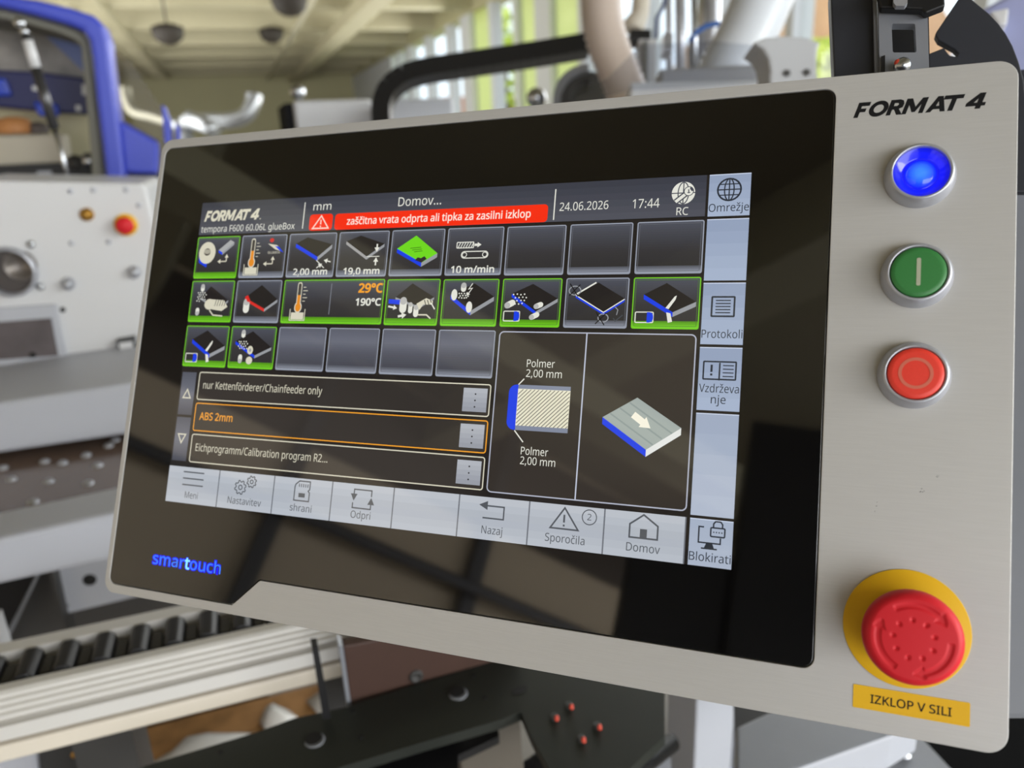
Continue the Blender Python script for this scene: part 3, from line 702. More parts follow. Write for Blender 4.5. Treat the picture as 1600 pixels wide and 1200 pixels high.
# outside
M_grass = mat('sunny_grass', (184, 196, 112), .9, noise=.35, scale=1.2); M_bank = mat('dry_bank', (176, 138, 104), .9, noise=.3, scale=1.6)
def bank_z(x, y):
    q = min(max((y - 9.8) / 1.2, 0), 1); q = q * q * (3 - 2 * q); h = .3 + 3.9 * min(max((x - 6.6) / 2.9, 0), 1) - max(x - 10.5, 0) * .9; h = max(h, .2)
    return -.05 + q * h + .06 * math.sin(x * 3.1 + y * 2.3)
nx, ny = 24, 48; o = MB()
gv_ = [(5.5 + 18 * a / nx, -8 + 22 * b / ny, bank_z(5.5 + 18 * a / nx, -8 + 22 * b / ny)) for b in range(ny + 1) for a in range(nx + 1)]
o.add(gv_, [[b * (nx + 1) + a, b * (nx + 1) + a + 1, (b + 1) * (nx + 1) + a + 1, (b + 1) * (nx + 1) + a] for b in range(ny) for a in range(nx)], M_bank, True); struct(o, 'hill')
o = MB().prism([(5.5, 13.1, -.2), (12, 13.1, .3), (22, 13.1, 1.2), (22, 13.1, -.3)], (0, 40, 0), M_grass); struct(o, 'lawn')
M_leaf = mat('sunny_leaves', (190, 204, 96), .8, noise=.4, scale=4); M_bark = mat('bark', (92, 74, 56), .9)
def tree(c, h, rad, label, seed):
    rr = random.Random(seed); r = empty('tree', c, label, 'tree', 'trees outside the windows'); c = Vector(c)
    MB().tube([c, c + Vector((.05, 0, h * .5)), c + Vector((0, .05, h * .8))], [.16, .12, .06], M_bark, 10).build('trunk', r)
    m = MB()
    for _ in range(420):
        d = Vector((rr.gauss(0, 1), rr.gauss(0, 1), rr.gauss(0, 1))).normalized() * rad * rr.random() ** .4; d.z *= h * .42 / rad
        p = c + Vector((0, 0, h * .62)) + d; s = rr.uniform(.10, .24)
        n = Vector((rr.gauss(0, 1), rr.gauss(0, 1), rr.gauss(0, 1))).normalized(); t = n.orthogonal().normalized() * s; q = n.cross(t)
        m.add([p - t, p + q * .5 + n * s * .2, p + t, p - q * .5 + n * s * .2], [[0, 1, 2, 3]], M_leaf)
    m.build('crown', r)
def out_at(px, py, x): q = onX(px, py, x); return q
q = out_at(786, 120, 7.2); tree((q.x, q.y, -.1), 5.2, 1.0, 'bright leafy tree seen through the window between two lime panes', 1)
q = out_at(1285, 80, 7.6); tree((q.x, q.y, 1.1), 1.3, .45, 'yellow green shrub on the bank beside the dark post', 2)
q = out_at(684, 120, 8.0); tree((q.x, q.y, 0), 2.6, .8, 'leafy bush with warm tips seen low through the far windows', 3)
q = out_at(694, 130, 12.0); r = empty('brick_house', (q.x + 2, q.y, 0), 'small orange walled house outside the far windows', 'house')
MB().box((q.x, q.y - 1.2, 0), (q.x + 4, q.y + 1.4, 2.6), mat('orange_render', (224, 158, 118), .8)).build('wall', r)
MB().prism([(q.x - .2, q.y - 1.4, 2.6), (q.x - .2, q.y + 1.6, 2.6), (q.x - .2, q.y + .1, 3.5)], (4.4, 0, 0), mat('roof_tiles', (150, 96, 72), .8)).build('roof', r)

# dark block added behind the camera in place of the mirrored photographer and phone
PC = pm.translation
def mirror(px, py, t):
    d = ray(px, py); k = (PC - CAM).dot(pn) / d.dot(pn); p = CAM + d * k; d = d.normalized()
    return p + (d - 2 * d.dot(pn) * pn) * t
sc_ = empty('photographer_stand_in', (-1.25, -1.55, 0), 'added dark block standing in for the photographer and phone mirrored in the lower right of the touchscreen glass', 'cabinet')
def turned(mb, x0, x1, y0, y1, z0, z1, m):
    c, s_ = math.cos(math.radians(-47)), math.sin(math.radians(-47))
    return mb.prism([Vector((-1.25 + x * c - y * s_, -1.55 + x * s_ + y * c, z0)) for x, y in ((x0, y0), (x1, y0), (x1, y1), (x0, y1))], (0, 0, z1 - z0), m)
turned(MB(), -.27, .6, -.3, .2, 0, 2.5, M_black).build('cabinet_body', sc_, bevel=.01)  # main part of the added stand-in, no real cabinet
turned(MB(), -.27, -.62, -.3, .1, 0, 2.03, M_black).build('side_box', sc_, bevel=.02)
# pipes and posts on the left wall, mirrored in the lower glass
M_pipe = mat('dark_wall_pipe', (84, 84, 88), .5)
for y_ in (-.55, -2.1, -4.4): struct(MB().box((XL + .02, y_, 0), (XL + .12, y_ + .11, ZC), M_pipe), 'wall_left_post')
struct(MB().tube([(XL + .25, YB + .3, 2.42), (XL + .25, 8, 2.42)], .045, M_pipe, 14), 'trim_1')
struct(MB().box((XL + .005, -3.5, 2.95), (XL + .019, 3.5, 3.7), mat('mirror_dark_brown', (96, 86, 78), .7)), 'mirror_dark_panel')  # unseen dark panel added to darken the wall mirrored in the upper glass
# ------------------------------------------------------------------ white edge banding machine on the left
Y0 = 1.75
wm = empty('edge_banding_machine', (onY(100, 450, Y0).x, Y0 + .2, 0), 'long white edge banding machine with a round extraction port and a small red emergency button', 'machine')
m = wslab(MB(), [(-70, 281), (222, 286), (229, 296), (240, 345), (262, 600), (-70, 612)], Y0, .35, M_white); m.build('front_cover', wm, bevel=.006)
# extraction port
pc = onY(16, 424, Y0); k = (onY(60, 424, Y0) - onY(16, 424, Y0)).length
m = MB().lathe([(k, .0), (k * 1.02, .012), (k * .93, .022), (k * .88, .02), (k * .86, -.001)], pc, M_bezel, 40, (0, -1, 0)); f = m.build('port_ring', wm)
MB().lathe([(k * .86, .002), (k * .55, .003), (0, .003)], pc, mat('port_shadow_steel', (66, 60, 58), .5), 40, (0, -1, 0)).build('port_opening', wm)
MB().lathe([(k * .62, .004), (k * .55, .012), (k * .5, .004), (0, .004)], pc + Vector((.02, 0, .01)), mat('port_inner_steel', (112, 106, 102), .35, .5), 40, (0, -1, 0)).build('port_flap', wm)
for px, py in ((48, 382), (63, 448)): MB().ball(onY(px, py, Y0 - .004), .008, M_chrome, 12, .6, (0, -1, 0)).build('screw', wm)
# framed window below it
m = wslab(MB(), [(-60, 486), (86, 476), (104, 563), (-56, 578)], Y0 - .012, .012, M_lgrey); w = m.build('inspection_frame', wm, bevel=.002)
wslab(MB(), [(-60, 508), (80, 497), (91, 556), (-58, 566)], Y0 - .014, .004, mat('inspection_pane', (96, 90, 92), .15, noise=.25, scale=14)).build('inspection_pane', w)
MB().ball(onY(51, 555, Y0 - .016), .006, M_hole, 10).build('pane_knob', w)
# small emergency button, brass fitting, screws, latch
e = onY(197, 351, Y0); s = empty('emergency_button', e, parent=wm); s.location = e - wm.location; s['label'] = 'red button on yellow collar'
MB().lathe([(.022, 0), (.022, .006), (.019, .009), (0, .009)], e, M_yellow, 28, (0, -1, 0)).build('button_collar', s)
MB().lathe([(.011, .009), (.011, .017), (.017, .018), (.017, .026), (.012, .031), (0, .032)], e, M_red, 28, (0, -1, 0)).build('button_head', s)
MB().lathe([(.013, 0), (.013, .005), (.006, .007), (.006, .012), (0, .012)], onY(136, 335, Y0), mat('brass', (200, 150, 70), .3, .8), 20, (0, -1, 0)).build('brass_fitting', wm)
for px, py in ((107, 443), (210, 425)):
    MB().lathe([(.013, 0), (.013, .008), (.008, .020), (0, .022)], onY(px, py, Y0), M_bezel, 20, (0, -1, 0)).build('star_knob', wm)
for px, py in ((98, 484), (197, 297), (217, 321), (112, 380), (170, 378), (110, 299), (146, 297)):
    MB().lathe([(.0055, 0), (.005, .002), (0, .003)], onY(px, py, Y0), M_lgrey if (px, py) != (98, 484) else M_hole, 14, (0, -1, 0)).build('screw', wm)
o = wslab(MB(), [(182, 532), (210, 527), (212, 562), (188, 566)], Y0 - .02, .02, M_black).build('latch', wm); wslab(MB(), [(185, 536), (207, 533), (209, 548), (188, 551)], Y0 - .022, .004, M_white).build('latch_plate', o)
# upper beam, table board, lower beam
Y1 = 1.45
wslab(MB(), [(-90, 643), (330, 578), (330, 660), (-90, 722)], Y1, Y0 - Y1 + .05, M_lgrey).build('upper_beam', wm, bevel=.008)
zb = onY(0, 715, Y1).z - .01
Y2 = 1.10
xa, xb = onY(-90, 800, Y2).x, onY(330, 760, Y1).x
br = MB().box((xa - .3, Y2 + .02, zb - .03), (xb, Y1 + .25, zb), M_brown).build('table_board', wm, bevel=.003)
rr = random.Random(5)
for px, py in ((18, 750), (70, 722), (98, 724), (135, 712), (153, 728), (76, 753), (138, 756), (52, 785), (118, 788), (170, 697), (5, 732), (180, 688)):
    p = onZ(px, py, zb); MB().lathe([(.0085, 0), (.0075, .003), (.004, .005), (0, .0055)], p, M_bezel, 14).build('screw', br)
lb = onY(0, 838, Y2)
wslab(MB(), [(-90, 862), (330, 768), (330, 842), (-90, 934)], Y2, .1, M_lgrey).build('lower_beam', wm, bevel=.008)
# foot plates under it
Y3 = 1.34
wslab(MB(), [(74, 860), (240, 830), (330, 880), (330, 905), (96, 961)], Y3, .02, M_lgrey).build('foot_plate', wm, bevel=.002)
MB().lathe([(.011, 0), (.009, .001), (0, .001)], onY(140, 906, Y3), M_hole, 18, (0, -1, 0)).build('plate_hole', wm)
for px, py in ((93, 918), (104, 946)): MB().lathe([(.004, 0), (.003, .001), (0, .001)], onY(px, py, Y3), M_mgrey, 12, (0, -1, 0)).build('plate_hole', wm)
m = MB(); wslab(m, [(-80, 850), (420, 790), (420, 1100), (-80, 1250)], Y3 + .12, .05, M_dgrey); m.build('base_backdrop', wm)  # dark backdrop sheet stands in for the shaded void below the beam
wslab(MB(), [(74, 880), (81, 878), (112, 1020), (103, 1022)], Y3 - .03, .06, M_dgrey).build('base_rib', wm)
wslab(MB(), [(-30, 1070), (58, 896), (63, 896), (-22, 1074)], Y3 - .03, .02, M_mgrey).build('base_rib', wm)
wslab(MB(), [(-60, 990), (-6, 970), (16, 1040), (-40, 1080)], 1.12, .03, M_white).build('base_foot', wm)
wslab(MB(), [(-60, 912), (60, 893), (-30, 1075), (-60, 1090)], Y3 + .08, .02, M_black).build('base_void_sheet', wm)  # black sheet in place of the unlit void in the base
MB().box((onY(-70, 600, Y0).x, Y0 + .05, 0), (onY(262, 600, Y0).x, Y0 + .35, onY(0, 600, Y0).z), M_dgrey).build('plinth', wm)

# ------------------------------------------------------------------ chain conveyor with ribbed aluminium rail
Yr = .80
cv = empty('chain_conveyor', (onY(200, 1050, Yr).x, Yr + .05, 0), 'ribbed aluminium conveyor rail with a chain of black pads running under the panel', 'conveyor')
def xat(px, py, y): return onY(px, py, y).x
xl, xr = xat(-90, 1120, Yr), xat(620, 970, Yr)
zt = onY(0, 1080, Yr).z; zl = lambda py: onY(0, py, Yr).z
m = MB()
prof = []
for i, py in enumerate([1080, 1086, 1091, 1096, 1101, 1106, 1111, 1116, 1121]):
    prof.append((Yr - .0015 * (i % 2) - .002 * i, zt + (zl(py) - zt) * .72))
z3 = prof[-1][1]
prof += [(Yr - .008, z3 - .003), (Yr - .008, z3 - .006), (Yr - .020, z3 - .007), (Yr - .022, z3 - .022), (Yr - .010, z3 - .023), (Yr - .010, z3 - .046)]
prof += [(Yr + .10, z3 - .046), (Yr + .10, zt - .004), (Yr + .075, zt), (Yr + .072, zt), (Yr + .072, zt - .02), (Yr + .012, zt - .02), (Yr + .012, zt)]
m.prism([(xl, y, z) for y, z in prof], (xr - xl, 0, 0), M_rail); m.build('rail_profile', cv)
m = MB().box((xl, Yr - .022, z3 - .048), (xr, Yr - .0101, z3 - .028), M_cream); m.build('lower_strip', cv, bevel=.003)
# pads of the chain
step = .037; n = int((xr - xl) / step)
for i in range(n):
    x = xl + .02 + i * step
    pts = [(x + .001, zt - .018), (x + .003, zt - .002), (x + .008, zt + .002), (x + .017, zt + .002), (x + .023, zt - .003), (x + .025, zt - .018)]
    MB().prism([(a, Yr + .018, z) for a, z in pts], (0, .05, 0), M_black).build('chain_pad', cv, bevel=.002)
for i in range(n):
    x = xl + .02 + i * step + .0255; MB().box((x, Yr + .028, zt - .018), (x + .011, Yr + .058, zt - .008), M_dgrey).build('chain_link', cv)
for xx in (xl + .1, xr - .1): MB().box((xx, Yr + .01, 0), (xx + .06, Yr + .08, z3 - .046), M_dgrey).build('leg', cv)

# lower left: box, dark plate, rod, wooden board with plastic film
o = wslab(MB(), [(-60, 1180), (55, 1158), (62, 1230), (-60, 1260)], .92, .06, M_lgrey); tag(o.build('white_junction_box', bevel=.004), 'small white box below the cream strip in the lower left corner', 'box')
o = wslab(MB(), [(58, 1155), (138, 1130), (152, 1260), (66, 1280)], .93, .02, M_dgrey); o.lathe([(.005, 0), (.004, .001), (0, .001)], onY(117, 1180, .93), mat('brass', (200, 150, 70)), 12, (0, -1, 0)); tag(o.build('dark_side_plate', bevel=.002), 'dark grey plate with one brass coloured screw beside the white box', 'plate')
tag(MB().tube([at(118, 1148, 1.24), at(240, 1212, 1.1)], .004, M_bezel, 10).build('steel_rod'), 'thin pale steel rod slanting below the cream strip', 'rod')
M_osb = mat('particle_board', (158, 116, 70), .7, noise=.28, scale=26, bump=.3)
zo = .36; a = onZ(120, 1215, zo); b = onZ(540, 1060, zo)
pb = empty('particle_board', ((a.x + b.x) / 2, 1.15, 0), 'brown particle board lying on battens below the conveyor', 'board')
MB().box((a.x - .1, .93, zo - .02), (b.x + .1, 1.42, zo), M_osb).build('board', pb)
for x_ in (a.x, b.x - .05): MB().box((x_, .96, 0), (x_ + .06, 1.40, zo - .02), M_dgrey).build('batten', pb)
def film(pts, label, seed):
    rr = random.Random(seed); m = MB(); c = [onZ(px, py, zo + .003) for px, py in pts]; n = len(c); ctr = sum(c, Vector()) / n
    vs = [ctr + Vector((0, 0, .03))] + [ctr.lerp(q, .55) + Vector((0, 0, rr.uniform(.008, .035))) for q in c] + [q for q in c]
    fs = [[0, 1 + i, 1 + (i + 1) % n] for i in range(n)] + [[1 + i, 1 + n + i, 1 + n + (i + 1) % n, 1 + (i + 1) % n] for i in range(n)]
    m.add(vs, fs, mat('plastic_film', (196, 194, 190), .25), True); tag(m.build('plastic_film'), label, 'plastic film', 'crumpled films on the board')
film([(215, 1205), (270, 1172), (330, 1158), (400, 1145), (420, 1150), (330, 1200)], 'crumpled clear film with a serrated edge beside the dark perforated plate', 1)
film([(405, 1128), (425, 1115), (452, 1110), (470, 1125), (445, 1140), (415, 1142)], 'small wad of grey film on the particle board left of the thin black post', 2)
film([(478, 1095), (530, 1060), (545, 1090), (530, 1115), (500, 1118)], 'crumpled film beside the brown plate, behind the thin black post', 3)

# brown plate, black post, perforated plate
bp = empty('brown_guard_plate', onY(640, 1060, .73), 'brown upright plate with one washer under the panel', 'plate')
wslab(MB(), [(536, 1010), (800, 960), (830, 1060), (700, 1110), (552, 1140)], .73, .015, M_umber).build('plate', bp, bevel=.002)
wslab(MB(), [(529, 1008), (536, 1010), (554, 1140), (548, 1140)], .728, .02, M_mgrey).build('edge_strip', bp)
MB().box((onY(690, 1090, .73).x, .731, 0), (onY(720, 1090, .73).x, .744, onY(690, 1090, .73).z), M_umber).build('foot', bp)
MB().lathe([(.008, 0), (.008, .002), (.0045, .003), (.004, .001), (0, .001)], onY(650, 1056, .73), M_dgrey, 24, (0, -1, 0)).build('washer', bp)
tag(wslab(MB(), [(487, 1011), (497, 1010), (517, 1122), (505, 1124)], .70, .015, M_black).build('thin_black_post'), 'thin black upright bar left of the brown plate', 'bar')
zp = .86
pp = empty('perforated_bracket', onZ(640, 1110, zp), 'large dark steel bracket plate with holes and red-tipped screws under the panel', 'bracket')
m = MB().prism([onZ(px, py, zp) for px, py in ((180, 1216), (225, 1197), (398, 1145), (460, 1122), (540, 1105), (640, 1072), (767, 1034), (880, 1040), (1039, 1080), (1039, 1150), (985, 1200), (860, 1205), (830, 1150), (814, 1112), (782, 1125), (660, 1160), (528, 1200), (480, 1225))], (0, 0, -.012), M_greenblk)
m.build('plate', pp)
MB().prism([onZ(px, py, zp - .03) for px, py in ((470, 1225), (660, 1150), (775, 1122), (780, 1150), (716, 1180), (716, 1240), (480, 1250))], (0, 0, -.01), M_black).build('dark_under_sheet', pp)  # black sheet added so the gap below the plate stays dark
def hole(px, py, r, name='hole', mm=M_hole): MB().lathe([(r, 0), (r * .95, .0012), (r * .8, .0008), (0, .0006)], onZ(px, py, zp), mm, 24).build(name, pp)
hole(492, 1157, .0105, 'hole_glint', M_mgrey); hole(716, 1084, .0105, 'hole_glint', M_mgrey)  # paler discs leave a crescent that paints the highlight on each hole edge
for a_, b_ in ((490, 1155), (714, 1082)): MB().lathe([(.009, .0014), (0, .0014)], onZ(a_, b_, zp), M_hole, 24).build('hole', pp)
for px, py in ((552, 1112), (564, 1152), (741, 1056), (758, 1091), (345, 1176)): hole(px, py, .0023)
MB().prism([onZ(px, py, zp + .0008) for px, py in ((799, 1080), (806, 1074), (822, 1071), (824, 1077), (816, 1082), (802, 1085))], (0, 0, -.002), M_hole).build('slot', pp)
for px, py in ((889, 1104), (866, 1122), (933, 1136), (908, 1156)):
    p = onZ(px, py, zp); s = empty('screw', p, parent=pp); s.location = p - pp.location
    MB().lathe([(.0045, 0), (.004, .003), (.0022, .003), (0, .002)], p, M_dgrey, 14).build('screw_head', s)
    MB().lathe([(.0024, .002), (.0022, .006), (0, .007)], onZ(px + 4, py + 5, zp), mat('red_tip', (206, 70, 48), .5), 10).build('red_tip', s)
tag(wslab(MB(), [(716, 1125), (812, 1100), (824, 1260), (722, 1260)], .66, .03, mat('brown_grey_cover', (88, 82, 74), .5)).build('grey_brown_cover', bevel=.003), 'grey-brown cover plate below the perforated bracket', 'cover')
o = MB().tube([at(838, 1225, .90), at(905, 1172, .98)], .028, M_black, 18); tag(o.build('black_motor'), 'black cylindrical motor under the perforated bracket', 'motor')
o = MB().tube([at(960, 1230, .9), at(1050, 1160, .98)], .012, M_black, 14); tag(o.build('black_hose'), 'black hose beside the grey post at the bottom', 'hose')
tag(wslab(MB(), [(985, 1196), (1048, 1170), (1052, 1240), (985, 1240)], .80, .02, M_mgrey).build('small_grey_tab', bevel=.002), 'small grey tab left of the grey square post', 'tab')

# grey square post and folded guard at the bottom right
yp = .98; xc = xat(1087, 1140, yp); xe = xat(1146, 1140, yp); y2 = onX(1041, 1140, xc).y
tag(MB().box((xc, yp, 0), (xe, y2, onY(1087, 1060, yp).z), M_lgrey).build('square_post', bevel=.003), 'light grey square post standing below the panel', 'post')
zg = .80
gd = empty('folded_sheet_guard', onZ(1290, 1180, zg), 'grey folded sheet metal guard with a pale front face at the lower right', 'guard')
MB().prism([onZ(px, py, zg) for px, py in ((1149, 1136), (1201, 1112), (1330, 1080), (1440, 1120), (1392, 1149), (1247, 1201), (1149, 1245))], (0, 0, -.05), M_mgrey, M_lgrey).build('sheet', gd, bevel=.004)
MB().prism([onZ(px, py, zg - .03) for px, py in ((1147, 1085), (1270, 1085), (1205, 1125), (1149, 1150))], (0, 0, -.02), M_black).build('dark_gap_sheet', gd)  # black sheet added to keep the background behind the guard dark
sp = empty('bolted_side_plate', onZ(1430, 1180, zg - .06), 'grey plate with one chrome bolt beside the folded guard', 'plate')
MB().prism([onZ(px, py, zg - .06) for px, py in ((1382, 1130), (1430, 1120), (1445, 1158), (1490, 1206), (1500, 1240), (1370, 1240))], (0, 0, -.05), M_mgrey).build('plate', sp)
p = onZ(1412, 1178, zg - .06); MB().lathe([(.009, 0), (.009, .003), (.006, .004), (.006, .008), (0, .010)], p, M_chrome, 20).build('bolt', sp)
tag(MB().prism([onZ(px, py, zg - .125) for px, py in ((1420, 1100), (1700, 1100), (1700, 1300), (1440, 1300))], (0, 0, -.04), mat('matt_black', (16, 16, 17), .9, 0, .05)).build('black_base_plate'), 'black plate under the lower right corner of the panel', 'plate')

# ------------------------------------------------------------------ panel mount and what stands behind the right end of the panel
def onP(px, py, off): d = ray(px, py); return CAM + d * ((PC + pn * off - CAM).dot(pn) / d.dot(pn))
def pslab(mb, pts, off, th, m): return mb.prism([onP(a, b, off) for a, b in pts], pn * th, m)
mt = empty('panel_mount', onP(1380, 100, .06), 'anthracite upright arm with a grey bracket holding the control panel', 'mount')
pslab(MB(), [(1296, -40), (1364, -40), (1368, 160), (1305, 160)], .060, .03, M_anth).build('arm', mt, bevel=.001)
pslab(MB(), [(1364, -40), (1369, -40), (1374, 160), (1368, 160)], .055, .035, M_mgrey).build('arm_flange', mt)
def pplate(name, outer_px, hole_px, off, th, m, par):
    # plate with a window: ring of quads
    n = len(outer_px); A = [onP(a, b, off) for a, b in outer_px]; B = [onP(a, b, off) for a, b in hole_px]; e = pn * th; mb = MB()
    vs = A + B + [q + e for q in A] + [q + e for q in B]; fs = []
    for i in range(n):
        j = (i + 1) % n; fs += [[i, j, n + j, n + i], [2 * n + i, 3 * n + i, 3 * n + j, 2 * n + j], [i, 2 * n + i, 2 * n + j, j], [n + i, n + j, 3 * n + j, 3 * n + i]]
    mb.add(vs, fs, m); return mb.build(name, par)
pplate('bracket', rounded([(1372, -30), (1448, -30), (1453, 150), (1375, 150)], 4), rounded([(1393, 37), (1430, 37), (1432, 82), (1395, 82)], 3), .052, .006, M_mgrey, mt)
pslab(MB(), [(1372, -30), (1450, -30), (1454, 150), (1372, 150)], .085, .02, M_black).build('bracket_backing', mt)
pslab(MB(), [(1368, -20), (1475, -20), (1477, 9), (1446, 21), (1440, 14), (1376, 12)], .045, .006, M_black).build('black_clamp', mt, bevel=.001)
pslab(MB(), [(1396, -10), (1418, -10), (1418, 4), (1414, 9), (1400, 9), (1396, 4)], .041, .0035, M_bezel).build('clamp_screw', mt)
p = onP(1410, 103, .048); MB().ball(p, .0045, M_chrome, 14).build('cable_gland', mt); MB().ball(onP(1403, 98, .046), .0019, mat('red_tip', (206, 70, 48)), 10).build('red_cap', mt)
pslab(MB(), [(1377, 88), (1383, 86), (1383, 112), (1377, 112)], .050, .004, M_black).build('cable', mt)
cp = [(1461, 54), (1464, 48), (1497, -1), (1506, -12), (1530, 8), (1546, 21), (1560, 36), (1572, 52), (1583, 72), (1592, 96), (1600, 125), (1608, 200), (1612, 300), (1450, 300), (1450, 84), (1475, 74), (1484, 86), (1494, 88), (1497, 83), (1490, 76), (1466, 63)]
tag(pslab(MB(), cp, .13, .006, M_anth).build('curved_slotted_plate', bevel=.0008), 'dark curved plate with a slot behind the top right corner of the panel', 'plate')
gh = empty('grey_machine_housing', onP(1640, 700, .30), 'grey machine housing showing as a strip beside the right edge of the panel', 'housing')
pslab(MB(), [(1450, 262), (1800, 240), (1800, 1125), (1450, 1125)], .22, .25, M_mgrey).build('housing', gh, bevel=.004)
pslab(MB(), [(1450, 240), (1800, 215), (1800, 240), (1450, 262)], .2, .27, mat('lavender_trim', (150, 152, 190), .4)).build('trim_strip', gh)
tag(pslab(MB(), [(1480, 120), (1800, 90), (1800, 215), (1480, 240)], .24, .2, M_anth).build('anthracite_cover'), 'dark anthracite cover above the lavender trim beside the panel', 'cover')
o = MB(); pslab(o, [(1500, 30), (1590, -20), (1760, -20), (1760, 160), (1500, 160)], .75, .2, mat('lavender_lacquer', (150, 156, 196), .45)); tag(o.build('lavender_machine', bevel=.01), 'lavender grey machine body behind the curved dark plate', 'machine')
o = MB(); pslab(o, [(1546, 18), (1577, 11), (1574, 37), (1560, 39)], .72, .03, M_white); tag(o.build('white_switch_box', bevel=.003), 'small white box on the lavender machine in the top right corner', 'box')

# ------------------------------------------------------------------ aggregates behind the top edge of the panel
M_hoseL = mat('brownish_clear_hose', (186, 172, 162), .35, 0, .5); M_hoseR = mat('clear_ribbed_hose', (206, 211, 218), .3)
def hose(pts, rad, dep, m, label, ridge=.06):
    P = [at(px, py, dep) for px, py in pts]; q = []
    for i in range(len(P) - 1):
        a = P[max(i - 1, 0)]; b = P[i]; c = P[i + 1]; d = P[min(i + 2, len(P) - 1)]
        for k in range(12):
            t = k / 12; q.append(.5 * ((2 * b) + (-a + c) * t + (2 * a - 5 * b + 4 * c - d) * t * t + (-a + 3 * b - 3 * c + d) * t ** 3))
    q.append(P[-1]); out = [q[0]]; acc = 0; s = .0075
    for i in range(1, len(q)):
        while (q[i] - out[-1]).length >= s: out.append(out[-1] + (q[i] - out[-1]).normalized() * s)
    rs = [rad * (1 + (ridge if i % 2 else -ridge)) for i in range(len(out))]
    tag(MB().tube(out, rs, m, 24).build('suction_hose'), label, 'hose', 'ribbed suction hoses')
k_ = 1.7 / FPX
hose([(938, -60), (940, 20), (950, 70), (972, 125), (990, 175)], 31 * k_, 1.7, M_hoseL, 'brownish ribbed suction hose, left of the two above the panel')
k_ = 1.6 / FPX
hose([(1215, -70), (1195, -10), (1165, 60), (1135, 115), (1120, 160)], 44 * k_, 1.6, M_hoseR, 'clear finely ribbed suction hose, right of the two above the panel')
D = 1.9
def rod(name, pts, r_px, m, label, cat, dep=D, grp=None): tag(MB().tube([at(x, y, dep) for x, y in pts], [q * dep / FPX for q in r_px] if isinstance(r_px, (list, tuple)) else r_px * dep / FPX, m, 20).build(name), label, cat, grp)
rod('cream_cylinder', [(1006, -40), (1000, 22), (990, 40), (988, 48)], [13, 14, 17, 16], M_cream, 'cream cylinder beside the brownish suction hose', 'cylinder')
for x, r, m, lb in ((1064, 8, M_bezel, 'thick chrome guide rod in the middle above the panel'), (1086, 5, M_chrome, 'thin chrome guide rod beside the thick one'), (1112, 11, M_bezel, 'broad silver rod left of the clear suction hose'), (1046, 5, M_bezel, 'slim grey rod right of the cream cylinder')):
    rod('guide_rod', [(x - 2, -60), (x, 130)], r, m, lb, 'rod', 1.95, 'guide rods above the panel')
rod('blue_air_hose', [(1078, 64), (1088, 50), (1104, 40), (1120, 37), (1136, 40)], 4, mat('blue_hose', (44, 96, 176), .4), 'bright blue air hose bent between the rods', 'hose', 1.8)
rod('dark_blue_cable', [(1044, -20), (1036, 12), (1026, 28), (1024, 60)], 3, mat('navy_hose', (40, 60, 110), .4), 'dark blue cable hanging beside the cream cylinder', 'cable', 1.82)
mo = empty('aggregate_motor', at(1105, 60, 2.05), 'silver motor with a domed end behind the blue air hose', 'motor')
MB().lathe([(.05, -.1), (.055, 0), (.05, .03), (.03, .05), (0, .055)], at(1106, 80, 2.05), M_lgrey, 28).build('motor_body', mo)
MB().lathe([(.03, .05), (.03, .16), (.02, .18), (0, .18)], at(1106, 80, 2.05), M_chrome, 24).build('motor_cap', mo)
vb = empty('valve_block', at(1010, 100, 1.75), 'pale valve block with fittings left of the clear cover', 'valve block')
for a, b, c, d, m in ((998, 60, 1026, 150, M_white), (1004, 62, 1014, 150, M_galv), (985, 45, 1018, 62, M_black), (1038, 50, 1052, 80, M_bezel)):
    P = [at(x, y, 1.76 - (.02 if m is M_galv else 0)) for x, y in ((a, b), (c, b), (c, d), (a, d))]; MB().prism(P, fw * .05, m).build('fitting' if m is not M_white else 'block', vb, bevel=.003)
ab = empty('support_beam', at(1110, 130, 1.42), 'silver round-edged bar on a white rail behind the top edge of the panel', 'beam')
mb = MB(); P = [at(x, y, 1.42) for x, y in ((1030, 106), (1198, 97), (1200, 132), (1030, 140))]; tag(mb.prism(P, fw * .045, M_bezel).build('round_edged_bar', ab, bevel=.008))
mb = MB(); P = [at(x, y, 1.40) for x, y in ((985, 128), (1200, 124), (1200, 150), (985, 160))]; tag(mb.prism(P, fw * .06, M_white).build('white_rail', ab, bevel=.004)); q_ = at(1120, 158, 1.45); MB().box((q_.x - .03, q_.y - .02, 0), (q_.x + .03, q_.y + .02, q_.z), M_white).build('stand', ab)
M_clear = glassy('clear_cover_sheet', (240, 242, 246), .07, .1)
mb = MB(); P = [at(x, y, 1.34) for x, y in ((1000, 70), (1110, 64), (1196, 72), (1198, 130), (985, 140), (890, 165), (905, 138), (950, 122))]; tag(mb.prism(P, fw * .004, M_clear).build('clear_cover'), 'clear plastic cover in front of the valve block', 'cover')
gc = empty('grey_end_cap', at(1230, 95, 1.15), 'smooth grey end cap with two recessed screws behind the panel', 'cap')
cap = [(1177, 66), (1195, 58), (1225, 55), (1262, 58), (1283, 66), (1279, 74), (1277, 90), (1280, 170), (1200, 170), (1203, 110), (1200, 90), (1192, 76)]
MB().prism([at(x, y, 1.15) for x, y in cap], fw * .06, mat('grey_cap_plastic', (172, 174, 178), .4)).build('cap', gc, bevel=.004)
for px, py in ((1229, 115), (1260, 114)): MB().lathe([(.0055, .002), (.004, .0025), (0, .0025)], at(px, py, 1.15), M_dgrey, 16, -fw).build('screw_recess', gc)
P = at(1240, 165, 1.17); MB().box((P.x - .02, P.y, 0), (P.x + .02, P.y + .04, P.z), M_lgrey).build('stand', gc)
